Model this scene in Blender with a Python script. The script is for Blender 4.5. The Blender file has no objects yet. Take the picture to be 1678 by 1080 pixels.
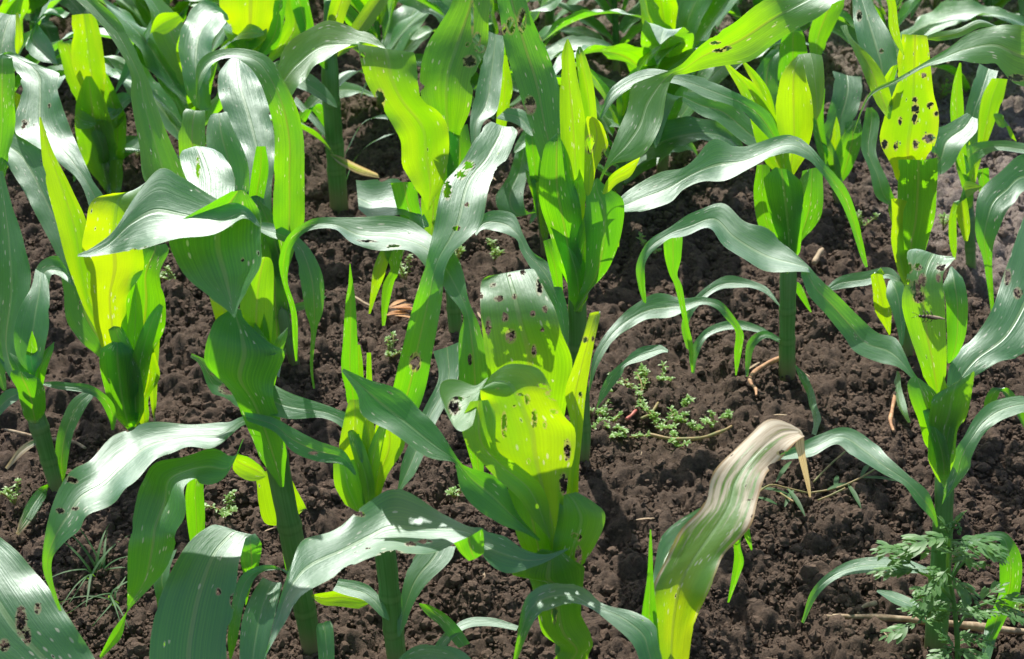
import bpy, math, random
import numpy as np
from mathutils import Vector, Matrix
R = math.radians
random.seed(7)
rng = np.random.default_rng(7)
scene = bpy.context.scene
col = scene.collection

# ------------------------------------------------------------------ camera
FPX, CW, CH = 2900.0, 1678.0, 1080.0
CAMH, PITCH = 1.68, R(31.0)
cam_d = bpy.data.cameras.new("camera")
cam = bpy.data.objects.new("camera", cam_d)
col.objects.link(cam)
cam.location = (0, 0, CAMH)
cam.rotation_euler = (R(90) - PITCH, 0, 0)
cam_d.sensor_width = 36.0
cam_d.lens = FPX / CW * 36.0
cam_d.clip_start = 0.05
cam_d.clip_end = 500
cam_d.dof.use_dof = True
cam_d.dof.focus_distance = 2.55
cam_d.dof.aperture_fstop = 9.0
scene.camera = cam

# ------------------------------------------------------------------ light
SUN_EL, SUN_AZ = 52.0, -18.0        # azimuth: degrees to the right of straight ahead (+y)
world = bpy.data.worlds.new("World")
scene.world = world
world.use_nodes = True
wn = world.node_tree.nodes; wl = world.node_tree.links
bg = wn["Background"]
sky = wn.new("ShaderNodeTexSky")
sky.sky_type = 'NISHITA'
sky.sun_disc = False
sky.sun_elevation = R(SUN_EL)
sky.sun_rotation = R(SUN_AZ)
sky.air_density = 1.0
sky.dust_density = 1.8
wl.new(sky.outputs[0], bg.inputs[0])
bg.inputs[1].default_value = 0.115
sun_d = bpy.data.lights.new("sun", 'SUN')
sun_d.energy = 5.0
sun_d.angle = R(0.6)
sun_d.color = (1.0, 0.95, 0.87)
sun = bpy.data.objects.new("sun", sun_d)
col.objects.link(sun)
sd = Vector((math.sin(R(SUN_AZ)) * math.cos(R(SUN_EL)), math.cos(R(SUN_AZ)) * math.cos(R(SUN_EL)), math.sin(R(SUN_EL))))
sun.rotation_euler = sd.to_track_quat('Z', 'Y').to_euler()
scene.view_settings.view_transform = 'Standard'
scene.view_settings.look = 'None'
scene.view_settings.exposure = 0.68
scene.view_settings.gamma = 1.0
scene.render.engine = 'CYCLES'
try:
    scene.cycles.max_bounces = 8
    scene.cycles.transmission_bounces = 6
    scene.cycles.transparent_max_bounces = 12
    scene.cycles.sample_clamp_indirect = 4.0
except Exception:
    pass

# ------------------------------------------------------------------ geometry of the view (where a sight line meets a plane in the field)
SP, CP = math.sin(PITCH), math.cos(PITCH)
def raydir(px, py):
    x = (px - CW / 2) / FPX; v = (py - CH / 2) / FPX
    # forward (0,cosp,-sinp); down in image (0,-sinp,-cosp)
    return np.array([x, CP - v * SP, -SP - v * CP])
def ground_at(px, py, z=0.0):
    d = raydir(px, py); t = (CAMH - z) / -d[2]
    return np.array([d[0] * t, d[1] * t, z])
def scale_at(y):          # photo pixels per metre at ground distance y
    return FPX / (y * CP + CAMH * SP)

def vnoise(x, y, seed=0):
    xi = np.floor(x).astype(np.int64); yi = np.floor(y).astype(np.int64)
    xf = x - xi; yf = y - yi
    u = xf * xf * (3 - 2 * xf); v = yf * yf * (3 - 2 * yf)
    def h(a, b):
        n = (a * 374761393 + b * 668265263 + seed * 1442695041) & 0xffffffff
        n = ((n ^ (n >> 13)) * 1274126177) & 0xffffffff
        return ((n ^ (n >> 16)) & 0xffff) / 65535.0
    return (h(xi, yi) * (1 - u) + h(xi + 1, yi) * u) * (1 - v) + (h(xi, yi + 1) * (1 - u) + h(xi + 1, yi + 1) * u) * v
def hash2(a, b, seed):
    n = (a * 374761393 + b * 668265263 + seed * 1442695041) & 0xffffffff
    n = ((n ^ (n >> 13)) * 1274126177) & 0xffffffff
    n = ((n ^ (n >> 15)) * 2246822519) & 0xffffffff
    return ((n ^ (n >> 16)) & 0xffff) / 65535.0
def lumps(x, y, cell, seed, dens=0.8):
    """rounded clods: each cell holds one half-ellipsoid of random size"""
    gx = x / cell; gy = y / cell
    xi = np.floor(gx).astype(np.int64); yi = np.floor(gy).astype(np.int64)
    out = np.zeros_like(x)
    for dx in (-1, 0, 1):
        for dy in (-1, 0, 1):
            a = xi + dx; b = yi + dy
            cx = a + 0.15 + 0.7 * hash2(a, b, seed); cy = b + 0.15 + 0.7 * hash2(a, b, seed + 11)
            r = 0.3 + 0.55 * hash2(a, b, seed + 23)
            on = hash2(a, b, seed + 37) < dens
            q = 1 - ((gx - cx) ** 2 + (gy - cy) ** 2) / (r * r)
            hgt = np.where(on & (q > 0), np.sqrt(np.maximum(q, 0)) * r, 0)
            out = np.maximum(out, hgt)
    return out * cell
def ground_low(x, y):
    x = np.asarray(x, float); y = np.asarray(y, float)
    return 0.028 * (vnoise(x * 2.3 + 9, y * 2.3 + 3, 1) - 0.5) + 0.02 * (vnoise(x * 6 + 1, y * 6, 2) - 0.5)

# ------------------------------------------------------------------ mesh helpers
def link_mesh(name, V, F, mat, parent=None, smooth=True, uv=None, attrs=None):
    me = bpy.data.meshes.new(name)
    V = np.asarray(V, dtype=np.float32)
    if isinstance(F, np.ndarray):
        nf, k = F.shape
        me.vertices.add(len(V)); me.vertices.foreach_set("co", V.ravel())
        me.loops.add(nf * k); me.loops.foreach_set("vertex_index", F.astype(np.int32).ravel())
        me.polygons.add(nf)
        me.polygons.foreach_set("loop_start", np.arange(0, nf * k, k, dtype=np.int32))
        me.update(calc_edges=True)
    else:
        me.from_pydata([tuple(map(float, v)) for v in V], [], F)
    if uv is not None:
        l = me.uv_layers.new(name="UVMap")
        vi = np.empty(len(me.loops), dtype=np.int32); me.loops.foreach_get("vertex_index", vi)
        l.data.foreach_set("uv", np.asarray(uv, dtype=np.float32)[vi].ravel())
    if attrs:
        for k_, arr in attrs.items():
            a = me.attributes.new(k_, 'FLOAT', 'POINT')
            a.data.foreach_set("value", np.asarray(arr, dtype=np.float32))
    me.polygons.foreach_set("use_smooth", [smooth] * len(me.polygons))
    me.materials.append(mat)
    me.validate()
    o = bpy.data.objects.new(name, me)
    col.objects.link(o)
    if parent is not None:
        o.parent = parent
    return o
def empty(name, loc, label, cat, group=None):
    o = bpy.data.objects.new(name, None); col.objects.link(o)
    o.empty_display_size = 0.05
    o.location = tuple(map(float, loc)); o["label"] = label; o["category"] = cat
    if group: o["group"] = group
    return o
def tag(o, label=None, cat=None, group=None, kind=None):
    if label: o["label"] = label
    if cat: o["category"] = cat
    if group: o["group"] = group
    if kind: o["kind"] = kind
    return o
def catmull(P, t):
    """P: (n,k) control rows, t: array in [0,n-1]"""
    n = len(P)
    if n == 2:
        return P[0] + (P[1] - P[0]) * t[:, None]
    i = np.clip(np.floor(t).astype(int), 0, n - 2); f = (t - i)[:, None]
    def g(j):
        lo = 2 * P[0] - P[1]; hi = 2 * P[-1] - P[-2]
        Q = np.vstack([lo, P, hi]); return Q[j + 1]
    p0, p1, p2, p3 = g(i - 1), g(i), g(i + 1), g(i + 2)
    return 0.5 * ((2 * p1) + (-p0 + p2) * f + (2 * p0 - 5 * p1 + 4 * p2 - p3) * f ** 2 + (-p0 + 3 * p1 - 3 * p2 + p3) * f ** 3)
def tube_mesh(P, rad, sides=12, cap=True, squash=1.0):
    P = np.asarray(P, float); rad = np.asarray(rad, float); n = len(P)
    T = np.gradient(P, axis=0); T /= np.linalg.norm(T, axis=1)[:, None] + 1e-9
    ref = np.array([0, 1, 0]) if abs(T[0][1]) < 0.9 else np.array([1, 0, 0])
    V = []; UV = []
    L = np.concatenate([[0], np.cumsum(np.linalg.norm(np.diff(P, axis=0), axis=1))])
    for k in range(n):
        a = np.cross(T[k], ref); a /= np.linalg.norm(a) + 1e-9
        b = np.cross(T[k], a)
        for j in range(sides):
            th = 2 * math.pi * j / sides
            V.append(P[k] + rad[k] * (math.cos(th) * a + math.sin(th) * b * squash)); UV.append((j / sides, L[k]))
    F = []
    for k in range(n - 1):
        for j in range(sides):
            j2 = (j + 1) % sides
            F.append((k * sides + j, k * sides + j2, (k + 1) * sides + j2, (k + 1) * sides + j))
    if cap:
        V.append(P[0]); UV.append((0, 0)); V.append(P[-1]); UV.append((0, L[-1]))
        c0 = len(V) - 2; c1 = len(V) - 1
        for j in range(sides):
            j2 = (j + 1) % sides
            F.append((c0, j2, j, c0)[:3]); F.append((c1, (n - 1) * sides + j, (n - 1) * sides + j2))
    return V, F, UV
class Mesh:
    def __init__(s): s.V = []; s.F = []; s.UV = []
    def add(s, V, F, UV=None):
        o = len(s.V); s.V += [tuple(map(float, v)) for v in V]; s.F += [tuple(i + o for i in f) for f in F]
        s.UV += list(UV) if UV is not None else [(0.5, 0.0)] * len(V)
    def tube(s, P, r, sides=6, cap=True):
        if np.isscalar(r): r = [r] * len(P)
        s.add(*tube_mesh(P, r, sides, cap))
    def build(s, name, mat, parent=None, smooth=True):
        return link_mesh(name, s.V, s.F, mat, parent, smooth, uv=s.UV)

# ------------------------------------------------------------------ materials
def new_mat(name):
    m = bpy.data.materials.new(name); m.use_nodes = True
    nt = m.node_tree; nt.nodes.clear()
    out = nt.nodes.new("ShaderNodeOutputMaterial")
    return m, nt, out
class G:
    """small node-graph helper"""
    def __init__(s, nt): s.nt = nt
    def n(s, t, **kw):
        nd = s.nt.nodes.new(t)
        for k, v in kw.items():
            setattr(nd, k, v)
        return nd
    def val(s, sock, v):
        if hasattr(v, "is_linked") or isinstance(v, bpy.types.NodeSocket): s.nt.links.new(v, sock)
        else: sock.default_value = v
    def math(s, op, a, b=0.0, c=None, clamp=False):
        nd = s.n("ShaderNodeMath", operation=op, use_clamp=clamp)
        s.val(nd.inputs[0], a); s.val(nd.inputs[1], b)
        if c is not None: s.val(nd.inputs[2], c)
        return nd.outputs[0]
    def mix(s, f, a, b):
        nd = s.n("ShaderNodeMix", data_type='RGBA')
        s.val(nd.inputs[0], f)
        for i, v in ((6, a), (7, b)):
            if isinstance(v, tuple): nd.inputs[i].default_value = (*v, 1)
            else: s.nt.links.new(v, nd.inputs[i])
        return nd.outputs[2]
    def ramp(s, f, lo, hi, smooth=True):
        nd = s.n("ShaderNodeMapRange", interpolation_type='SMOOTHSTEP' if smooth else 'LINEAR')
        s.val(nd.inputs[0], f); nd.inputs[1].default_value = lo; nd.inputs[2].default_value = hi
        return nd.outputs[0]
    def noise(s, vec, scale, detail=3, rough=0.5, w=None):
        nd = s.n("ShaderNodeTexNoise"); nd.inputs["Scale"].default_value = scale
        nd.inputs["Detail"].default_value = detail; nd.inputs["Roughness"].default_value = rough
        s.nt.links.new(vec, nd.inputs["Vector"]); return nd.outputs[0]
    def comb(s, x, y, z):
        nd = s.n("ShaderNodeCombineXYZ")
        for i, v in enumerate((x, y, z)): s.val(nd.inputs[i], v)
        return nd.outputs[0]

def leaf_material(name, green=(0.016, 0.105, 0.020), trans=(0.36, 0.90, 0.001), dryness=0.0, holes=True, wilt=0.0):
    m, nt, out = new_mat(name); g = G(nt)
    uv = g.n("ShaderNodeUVMap", uv_map="UVMap").outputs[0]
    sep = g.n("ShaderNodeSeparateXYZ"); nt.links.new(uv, sep.inputs[0])
    u, v = sep.outputs[0], sep.outputs[1]
    rnd = g.n("ShaderNodeObjectInfo").outputs["Random"]
    tint = g.n("ShaderNodeAttribute", attribute_name="tint").outputs["Fac"]
    hole = g.n("ShaderNodeAttribute", attribute_name="hole").outputs["Fac"]
    dry = g.n("ShaderNodeAttribute", attribute_name="dry").outputs["Fac"]
    sky_tone = g.n("ShaderNodeAttribute", attribute_name="sky_tone").outputs["Fac"]
    off = g.math('MULTIPLY', rnd, 37.0)
    # parallel veins
    veinv = g.comb(g.math('MULTIPLY', u, 46.0), g.math('MULTIPLY', v, 2.0), off)
    vein = g.noise(veinv, 1.0, 2, 0.6)
    finev = g.noise(g.comb(g.math('MULTIPLY', u, 150.0), g.math('MULTIPLY', v, 3.0), off), 1.0, 1, 0.5)
    broad = g.noise(g.comb(g.math('MULTIPLY', u, 2.5), g.math('MULTIPLY', v, 9.0), off), 1.0, 3, 0.5)
    au = g.math('ABSOLUTE', g.math('SUBTRACT', u, 0.5))
    mid = g.ramp(au, 0.042, 0.020)
    # speckles (grazing spots): short pale dashes along the leaf
    vo = g.n("ShaderNodeTexVoronoi"); vo.inputs["Scale"].default_value = 1.0
    nt.links.new(g.comb(g.math('MULTIPLY', u, 17.0), g.math('MULTIPLY', v, 62.0), off), vo.inputs["Vector"])
    sepc = g.n("ShaderNodeSeparateColor"); nt.links.new(vo.outputs["Color"], sepc.inputs[0])
    patch = g.noise(g.comb(g.math('MULTIPLY', u, 2.2), g.math('MULTIPLY', v, 12.0), g.math('ADD', off, 5.0)), 1.0, 2, 0.5)
    spot_on = g.math('LESS_THAN', sepc.outputs[0], g.math('MULTIPLY', g.ramp(patch, 0.44, 0.68), 0.5))
    spot = g.math('MULTIPLY', g.ramp(vo.outputs["Distance"], 0.33, 0.18), spot_on)
    # colours
    g1 = g.mix(g.ramp(broad, 0.3, 0.7), green, (green[0] * 1.5, green[1] * 1.25, green[2] * 1.2))
    g1 = g.mix(g.math('MULTIPLY', g.ramp(vein, 0.42, 0.62), 0.45), g1, (green[0] * 0.7, green[1] * 0.72, green[2] * 0.7))
    g1 = g.mix(g.math('MULTIPLY', g.ramp(finev, 0.5, 0.62), 0.3), g1, (green[0] * 2.6, green[1] * 1.5, green[2] * 2.4))
    # up-facing blades painted a bluer green in place of sky light, weaker in streaks
    g1 = g.mix(g.math('MULTIPLY', sky_tone, g.math('SUBTRACT', 1.0, g.math('MULTIPLY', g.ramp(vein, 0.45, 0.65), 0.35))), g1, (0.030, 0.155, 0.036))
    g1 = g.mix(g.math('MULTIPLY', tint, 0.75), g1, (0.08, 0.22, 0.015))
    g1 = g.mix(g.math('MULTIPLY', mid, 0.7), g1, (0.20, 0.36, 0.12))
    g1 = g.mix(g.math('MULTIPLY', spot, 0.85), g1, (0.55, 0.58, 0.42))
    t1 = g.mix(g.ramp(broad, 0.3, 0.75), trans, (trans[0] * 0.66, trans[1] * 0.86, trans[2] * 1.5))
    t1 = g.mix(g.math('MULTIPLY', rnd, 0.35), t1, (0.26, 0.82, 0.001))
    t1 = g.mix(g.math('MULTIPLY', g.ramp(vein, 0.44, 0.56), 0.5), t1, (0.15, 0.55, 0.001))
    rib = g.math('SINE', g.math('ADD', g.math('MULTIPLY', u, 150.0), g.math('MULTIPLY', vein, 5.0)))
    ribm = g.ramp(rib, 0.1, 0.9)
    t1 = g.mix(g.math('MULTIPLY', ribm, 0.38), t1, (0.10, 0.45, 0.001))
    t1 = g.mix(g.math('MULTIPLY', g.ramp(finev, 0.45, 0.6), 0.18), t1, (0.10, 0.42, 0.001))
    t1 = g.mix(g.math('MULTIPLY', tint, 0.8), t1, (0.80, 0.97, 0.001))
    t1 = g.mix(g.math('MULTIPLY', mid, 0.55), t1, (0.40, 0.42, 0.01))
    t1 = g.mix(spot, t1, (0.85, 0.85, 0.35))
    yl = g.noise(g.comb(g.math('MULTIPLY', u, 1.6), g.math('MULTIPLY', v, 4.5), g.math('ADD', off, 11.0)), 1.0, 2, 0.5)
    t1 = g.mix(g.math('MULTIPLY', g.ramp(yl, 0.42, 0.66), 0.55), t1, (0.16, 0.60, 0.001))
    # dry / brown tissue
    dn = g.noise(g.comb(g.math('MULTIPLY', u, 11.0), g.math('MULTIPLY', v, 13.0), off), 1.0, 4, 0.6)
    dmask = g.ramp(g.math('ADD', g.math('MULTIPLY', dry, 1.6), g.math('MULTIPLY', g.math('SUBTRACT', dn, 0.5), 1.3)), 0.55, 0.85)
    dcol = g.mix(g.ramp(dn, 0.35, 0.65), (0.46, 0.36, 0.24), (0.74, 0.66, 0.50))
    dtr = g.mix(g.ramp(dn, 0.35, 0.65), (0.55, 0.36, 0.12), (0.85, 0.68, 0.32))
    # rim of holes and leaf edge
    edge = g.ramp(au, 0.485, 0.5)
    rim = g.math('MULTIPLY', g.ramp(hole, -0.45, -0.1), 0.8)
    dcol = g.mix(g.math('MULTIPLY', g.ramp(au, 0.43, 0.485), 0.8), dcol, (0.30, 0.15, 0.05))
    g1 = g.mix(dmask, g1, dcol); t1 = g.mix(dmask, t1, dtr)
    g1 = g.mix(g.math('MULTIPLY', edge, 0.35), g1, (0.40, 0.45, 0.15))
    g1 = g.mix(rim, g1, (0.30, 0.27, 0.12)); t1 = g.mix(rim, t1, (0.60, 0.55, 0.12))
    pr = g.n("ShaderNodeBsdfPrincipled")
    nt.links.new(g1, pr.inputs["Base Color"])
    rough = g.math('ADD', g.math('MULTIPLY', broad, 0.24), g.math('ADD', 0.30, g.math('MULTIPLY', vein, 0.10)))
    nt.links.new(rough, pr.inputs["Roughness"])
    pr.inputs["Specular IOR Level"].default_value = 0.0
    bmp = g.n("ShaderNodeBump"); bmp.inputs["Strength"].default_value = 0.35; bmp.inputs["Distance"].default_value = 0.0020
    hgt = g.math('ADD', g.math('ADD', g.math('MULTIPLY', vein, 0.45), g.math('MULTIPLY', finev, 0.25)), g.math('MULTIPLY', g.noise(g.comb(g.math('MULTIPLY', u, 5.0), g.math('MULTIPLY', v, 30.0), off), 1.0, 3, 0.5), 1.8))
    hgt = g.math('ADD', hgt, g.math('MULTIPLY', mid, -0.8))
    nt.links.new(hgt, bmp.inputs["Height"]); nt.links.new(bmp.outputs[0], pr.inputs["Normal"])
    tl = g.n("ShaderNodeBsdfTranslucent"); nt.links.new(t1, tl.inputs[0]); nt.links.new(bmp.outputs[0], tl.inputs[1])
    mx = g.n("ShaderNodeMixShader"); mx.inputs[0].default_value = 0.51
    nt.links.new(pr.outputs[0], mx.inputs[1]); nt.links.new(tl.outputs[0], mx.inputs[2])
    # waxy surface: its sheen lies over both the reflected and the transmitted light
    dt = g.n("ShaderNodeVectorMath", operation='DOT_PRODUCT'); nt.links.new(bmp.outputs[0], dt.inputs[0])
    nt.links.new(g.n("ShaderNodeNewGeometry").outputs["Incoming"], dt.inputs[1])
    cosv = g.math('ABSOLUTE', dt.outputs["Value"])
    frv = g.math('ADD', g.math('ADD', 0.034, g.math('MULTIPLY', sky_tone, 0.028)), g.math('MULTIPLY', 0.55, g.math('POWER', g.math('SUBTRACT', 1.0, cosv, clamp=True), 4.5)))
    gl = g.n("ShaderNodeBsdfAnisotropic"); gl.distribution = 'GGX'; gl.inputs["Color"].default_value = (0.90, 1.0, 1.0, 1)
    nt.links.new(rough, gl.inputs["Roughness"]); nt.links.new(bmp.outputs[0], gl.inputs["Normal"])
    fs = g.math('MULTIPLY', frv, 1.5)
    fs = g.math('MULTIPLY', fs, g.math('SUBTRACT', 1.0, g.math('MULTIPLY', dmask, 0.6)), clamp=True)
    ml = g.n("ShaderNodeMixShader"); nt.links.new(fs, ml.inputs[0]); nt.links.new(mx.outputs[0], ml.inputs[1]); nt.links.new(gl.outputs[0], ml.inputs[2])
    last = ml.outputs[0]
    if holes:
        hn = g.noise(g.comb(g.math('MULTIPLY', u, 17.0), g.math('MULTIPLY', v, 130.0), off), 1.0, 4, 0.7)
        h2 = g.math('GREATER_THAN', g.math('ADD', hole, g.math('MULTIPLY', g.math('SUBTRACT', hn, 0.5), 3.6)), 0.0)
        # torn-through grazing: some spots are real holes
        h3 = g.math('MULTIPLY', g.math('GREATER_THAN', sepc.outputs[1], 0.80), g.math('MULTIPLY', spot_on, g.math('LESS_THAN', vo.outputs["Distance"], 0.18)))
        # chewed margins
        bn = g.noise(g.comb(g.math('MULTIPLY', g.math('ROUND', u), 9.0), g.math('MULTIPLY', v, 16.0), off), 1.0, 1, 0.5)
        bf = g.noise(g.comb(g.math('MULTIPLY', u, 6.0), g.math('MULTIPLY', v, 130.0), off), 1.0, 2, 0.6)
        bite = g.math('MULTIPLY', g.ramp(bn, 0.60, 0.74), g.math('ADD', 0.02, g.math('MULTIPLY', bf, 0.11)))
        bite = g.math('ADD', bite, g.math('MULTIPLY', g.math('SUBTRACT', bf, 0.45), 0.018))
        h4 = g.math('GREATER_THAN', au, g.math('SUBTRACT', 0.5, bite))
        hh = g.math('MAXIMUM', g.math('MAXIMUM', h2, h3), h4)
        tp = g.n("ShaderNodeBsdfTransparent")
        m2 = g.n("ShaderNodeMixShader"); nt.links.new(hh, m2.inputs[0])
        nt.links.new(last, m2.inputs[1]); nt.links.new(tp.outputs[0], m2.inputs[2]); last = m2.outputs[0]
    nt.links.new(last, out.inputs[0])
    return m
M_LEAF = leaf_material("maize_leaf")

def stem_material():
    m, nt, out = new_mat("maize_stem"); g = G(nt)
    uv = g.n("ShaderNodeUVMap", uv_map="UVMap").outputs[0]
    sep = g.n("ShaderNodeSeparateXYZ"); nt.links.new(uv, sep.inputs[0])
    u, v = sep.outputs[0], sep.outputs[1]
    rnd = g.math('MULTIPLY', g.n("ShaderNodeObjectInfo").outputs["Random"], 20.0)
    st = g.noise(g.comb(g.math('MULTIPLY', u, 40.0), g.math('MULTIPLY', v, 4.0), rnd), 1.0, 2, 0.5)
    bl = g.noise(g.comb(g.math('MULTIPLY', u, 3.0), g.math('MULTIPLY', v, 9.0), rnd), 1.0, 3, 0.5)
    c = g.mix(g.ramp(st, 0.35, 0.65), (0.07, 0.20, 0.05), (0.13, 0.28, 0.09))
    c = g.mix(g.math('MULTIPLY', g.ramp(bl, 0.45, 0.7), 0.7), c, (0.17, 0.27, 0.10))
    c = g.mix(g.math('MULTIPLY', g.ramp(g.noise(g.comb(g.math('MULTIPLY', u, 1.0), g.math('MULTIPLY', v, 5.0), rnd), 1.0, 1, 0.5), 0.52, 0.60), 0.5), c, (0.05, 0.13, 0.035))
    # joints: a pale ring with a dark line above it; each sheath has its own tone
    for nd_, tone in ((0.07, 0.25), (0.13, 0.0), (0.22, 0.35), (0.33, 0.1)):
        dist = g.math('ABSOLUTE', g.math('SUBTRACT', g.math('ADD', v, g.math('MULTIPLY', g.math('SUBTRACT', bl, 0.5), 0.012)), nd_ + 0.05))
        c = g.mix(g.math('MULTIPLY', g.ramp(dist, 0.006, 0.002), 0.35), c, (0.20, 0.28, 0.10))
        d2 = g.math('ABSOLUTE', g.math('SUBTRACT', dist, 0.007))
        c = g.mix(g.math('MULTIPLY', g.ramp(d2, 0.003, 0.001), 0.2), c, (0.03, 0.06, 0.015))
    low = g.ramp(v, 0.11, 0.05)
    c = g.mix(g.math('MULTIPLY', low, 0.8), c, (0.24, 0.17, 0.10))
    pr = g.n("ShaderNodeBsdfPrincipled"); nt.links.new(c, pr.inputs["Base Color"])
    pr.inputs["Roughness"].default_value = 0.36
    bmp = g.n("ShaderNodeBump"); bmp.inputs["Strength"].default_value = 0.3; bmp.inputs["Distance"].default_value = 0.001
    nt.links.new(st, bmp.inputs["Height"]); nt.links.new(bmp.outputs[0], pr.inputs["Normal"])
    tl = g.n("ShaderNodeBsdfTranslucent"); tl.inputs[0].default_value = (0.32, 0.75, 0.01, 1)
    mx = g.n("ShaderNodeMixShader"); mx.inputs[0].default_value = 0.16
    nt.links.new(pr.outputs[0], mx.inputs[1]); nt.links.new(tl.outputs[0], mx.inputs[2])
    nt.links.new(mx.outputs[0], out.inputs[0])
    return m
M_STEM = stem_material()

def simple_mat(name, c1, c2, scale=30, rough=0.7, trans=None, tf=0.35, bump=0.3):
    m, nt, out = new_mat(name); g = G(nt)
    tc = g.n("ShaderNodeTexCoord").outputs["Object"]
    n1 = g.noise(tc, scale, 4, 0.6)
    c = g.mix(g.ramp(n1, 0.35, 0.65), c1, c2)
    pr = g.n("ShaderNodeBsdfPrincipled"); nt.links.new(c, pr.inputs["Base Color"]); pr.inputs["Roughness"].default_value = rough
    bmp = g.n("ShaderNodeBump"); bmp.inputs["Strength"].default_value = bump; bmp.inputs["Distance"].default_value = 0.001
    nt.links.new(n1, bmp.inputs["Height"]); nt.links.new(bmp.outputs[0], pr.inputs["Normal"])
    last = pr.outputs[0]
    if trans:
        tl = g.n("ShaderNodeBsdfTranslucent"); tl.inputs[0].default_value = (*trans, 1)
        mx = g.n("ShaderNodeMixShader"); mx.inputs[0].default_value = tf
        nt.links.new(last, mx.inputs[1]); nt.links.new(tl.outputs[0], mx.inputs[2]); last = mx.outputs[0]
    nt.links.new(last, out.inputs[0])
    return m
M_WEED = simple_mat("weed_leaf", (0.12, 0.25, 0.06), (0.22, 0.38, 0.12), 60, 0.4, (0.65, 0.9, 0.04), 0.45)
M_FERN = simple_mat("feathery_weed", (0.06, 0.17, 0.05), (0.13, 0.27, 0.09), 60, 0.45, (0.40, 0.62, 0.08), 0.4)
M_GRASS = simple_mat("grass_blade", (0.03, 0.10, 0.03), (0.06, 0.15, 0.05), 40, 0.6, (0.2, 0.45, 0.02), 0.4)
M_STRAW = simple_mat("dry_straw", (0.26, 0.18, 0.11), (0.46, 0.36, 0.24), 80, 0.8, (0.5, 0.35, 0.15), 0.2)
M_ROOT = simple_mat("root_skin", (0.30, 0.15, 0.07), (0.50, 0.30, 0.16), 90, 0.7)
M_HUSK = simple_mat("orange_husk", (0.40, 0.17, 0.05), (0.62, 0.33, 0.12), 60, 0.6, (0.7, 0.35, 0.08), 0.4)
M_STEMW = simple_mat("weed_stem", (0.20, 0.22, 0.08), (0.38, 0.26, 0.12), 60, 0.55, (0.5, 0.45, 0.1), 0.25)
M_INS = simple_mat("insect_shell", (0.10, 0.05, 0.02), (0.32, 0.20, 0.10), 300, 0.35)
M_INSD = simple_mat("insect_legs", (0.03, 0.015, 0.01), (0.06, 0.03, 0.02), 300, 0.4)

def soil_material(crumb=False):
    m, nt, out = new_mat("soil_crumb" if crumb else "soil"); g = G(nt)
    pos = g.n("ShaderNodeNewGeometry").outputs["Position"]
    n1 = g.noise(pos, 9, 5, 0.6); n2 = g.noise(pos, 150, 8, 0.75); n3 = g.noise(pos, 1.1, 3, 0.5); n4 = g.noise(pos, 700, 3, 0.6)
    c = g.mix(g.ramp(n2, 0.3, 0.7), (0.042, 0.029, 0.021), (0.125, 0.087, 0.062))
    c = g.mix(g.math('MULTIPLY', g.ramp(n1, 0.45, 0.75), 0.5), c, (0.13, 0.089, 0.064))
    # drier, paler crust at the far right of the plot
    sp = g.n("ShaderNodeSeparateXYZ"); nt.links.new(pos, sp.inputs[0])
    far = g.math('MULTIPLY', g.ramp(g.math('ADD', sp.outputs[1], g.math('MULTIPLY', g.math('SUBTRACT', n3, 0.5), 0.9)), 3.0, 4.2), 0.75)
    far = g.math('MULTIPLY', far, g.ramp(sp.outputs[0], -0.6, 0.5))
    dx = g.math('SUBTRACT', sp.outputs[0], 1.02); dy = g.math('SUBTRACT', sp.outputs[1], 3.35)
    rad = g.math('SQRT', g.math('ADD', g.math('MULTIPLY', dx, g.math('MULTIPLY', dx, 4.0)), g.math('MULTIPLY', dy, dy)))
    crust = g.ramp(g.math('ADD', rad, g.math('MULTIPLY', g.math('SUBTRACT', n1, 0.5), 0.5)), 0.60, 0.30)
    far = g.math('MAXIMUM', far, g.math('MULTIPLY', crust, 0.9))
    c = g.mix(far, c, g.mix(g.ramp(n2, 0.3, 0.7), (0.15, 0.12, 0.10), (0.30, 0.25, 0.22)))
    if crumb:
        rr = g.n("ShaderNodeAttribute", attribute_name="shade").outputs["Fac"]
        c = g.mix(g.math('MULTIPLY', rr, 0.6), c, (0.18, 0.122, 0.086))
    pr = g.n("ShaderNodeBsdfPrincipled"); nt.links.new(c, pr.inputs["Base Color"]); pr.inputs["Roughness"].default_value = 0.85
    pr.inputs["Specular IOR Level"].default_value = 0.25
    bmp = g.n("ShaderNodeBump"); bmp.inputs["Strength"].default_value = 1.0; bmp.inputs["Distance"].default_value = 0.006
    nt.links.new(g.math('ADD', n2, g.math('MULTIPLY', n4, 0.4)), bmp.inputs["Height"]); nt.links.new(bmp.outputs[0], pr.inputs["Normal"])
    nt.links.new(pr.outputs[0], out.inputs[0])
    return m
M_SOIL = soil_material(); M_CRUMB = soil_material(True)

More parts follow.
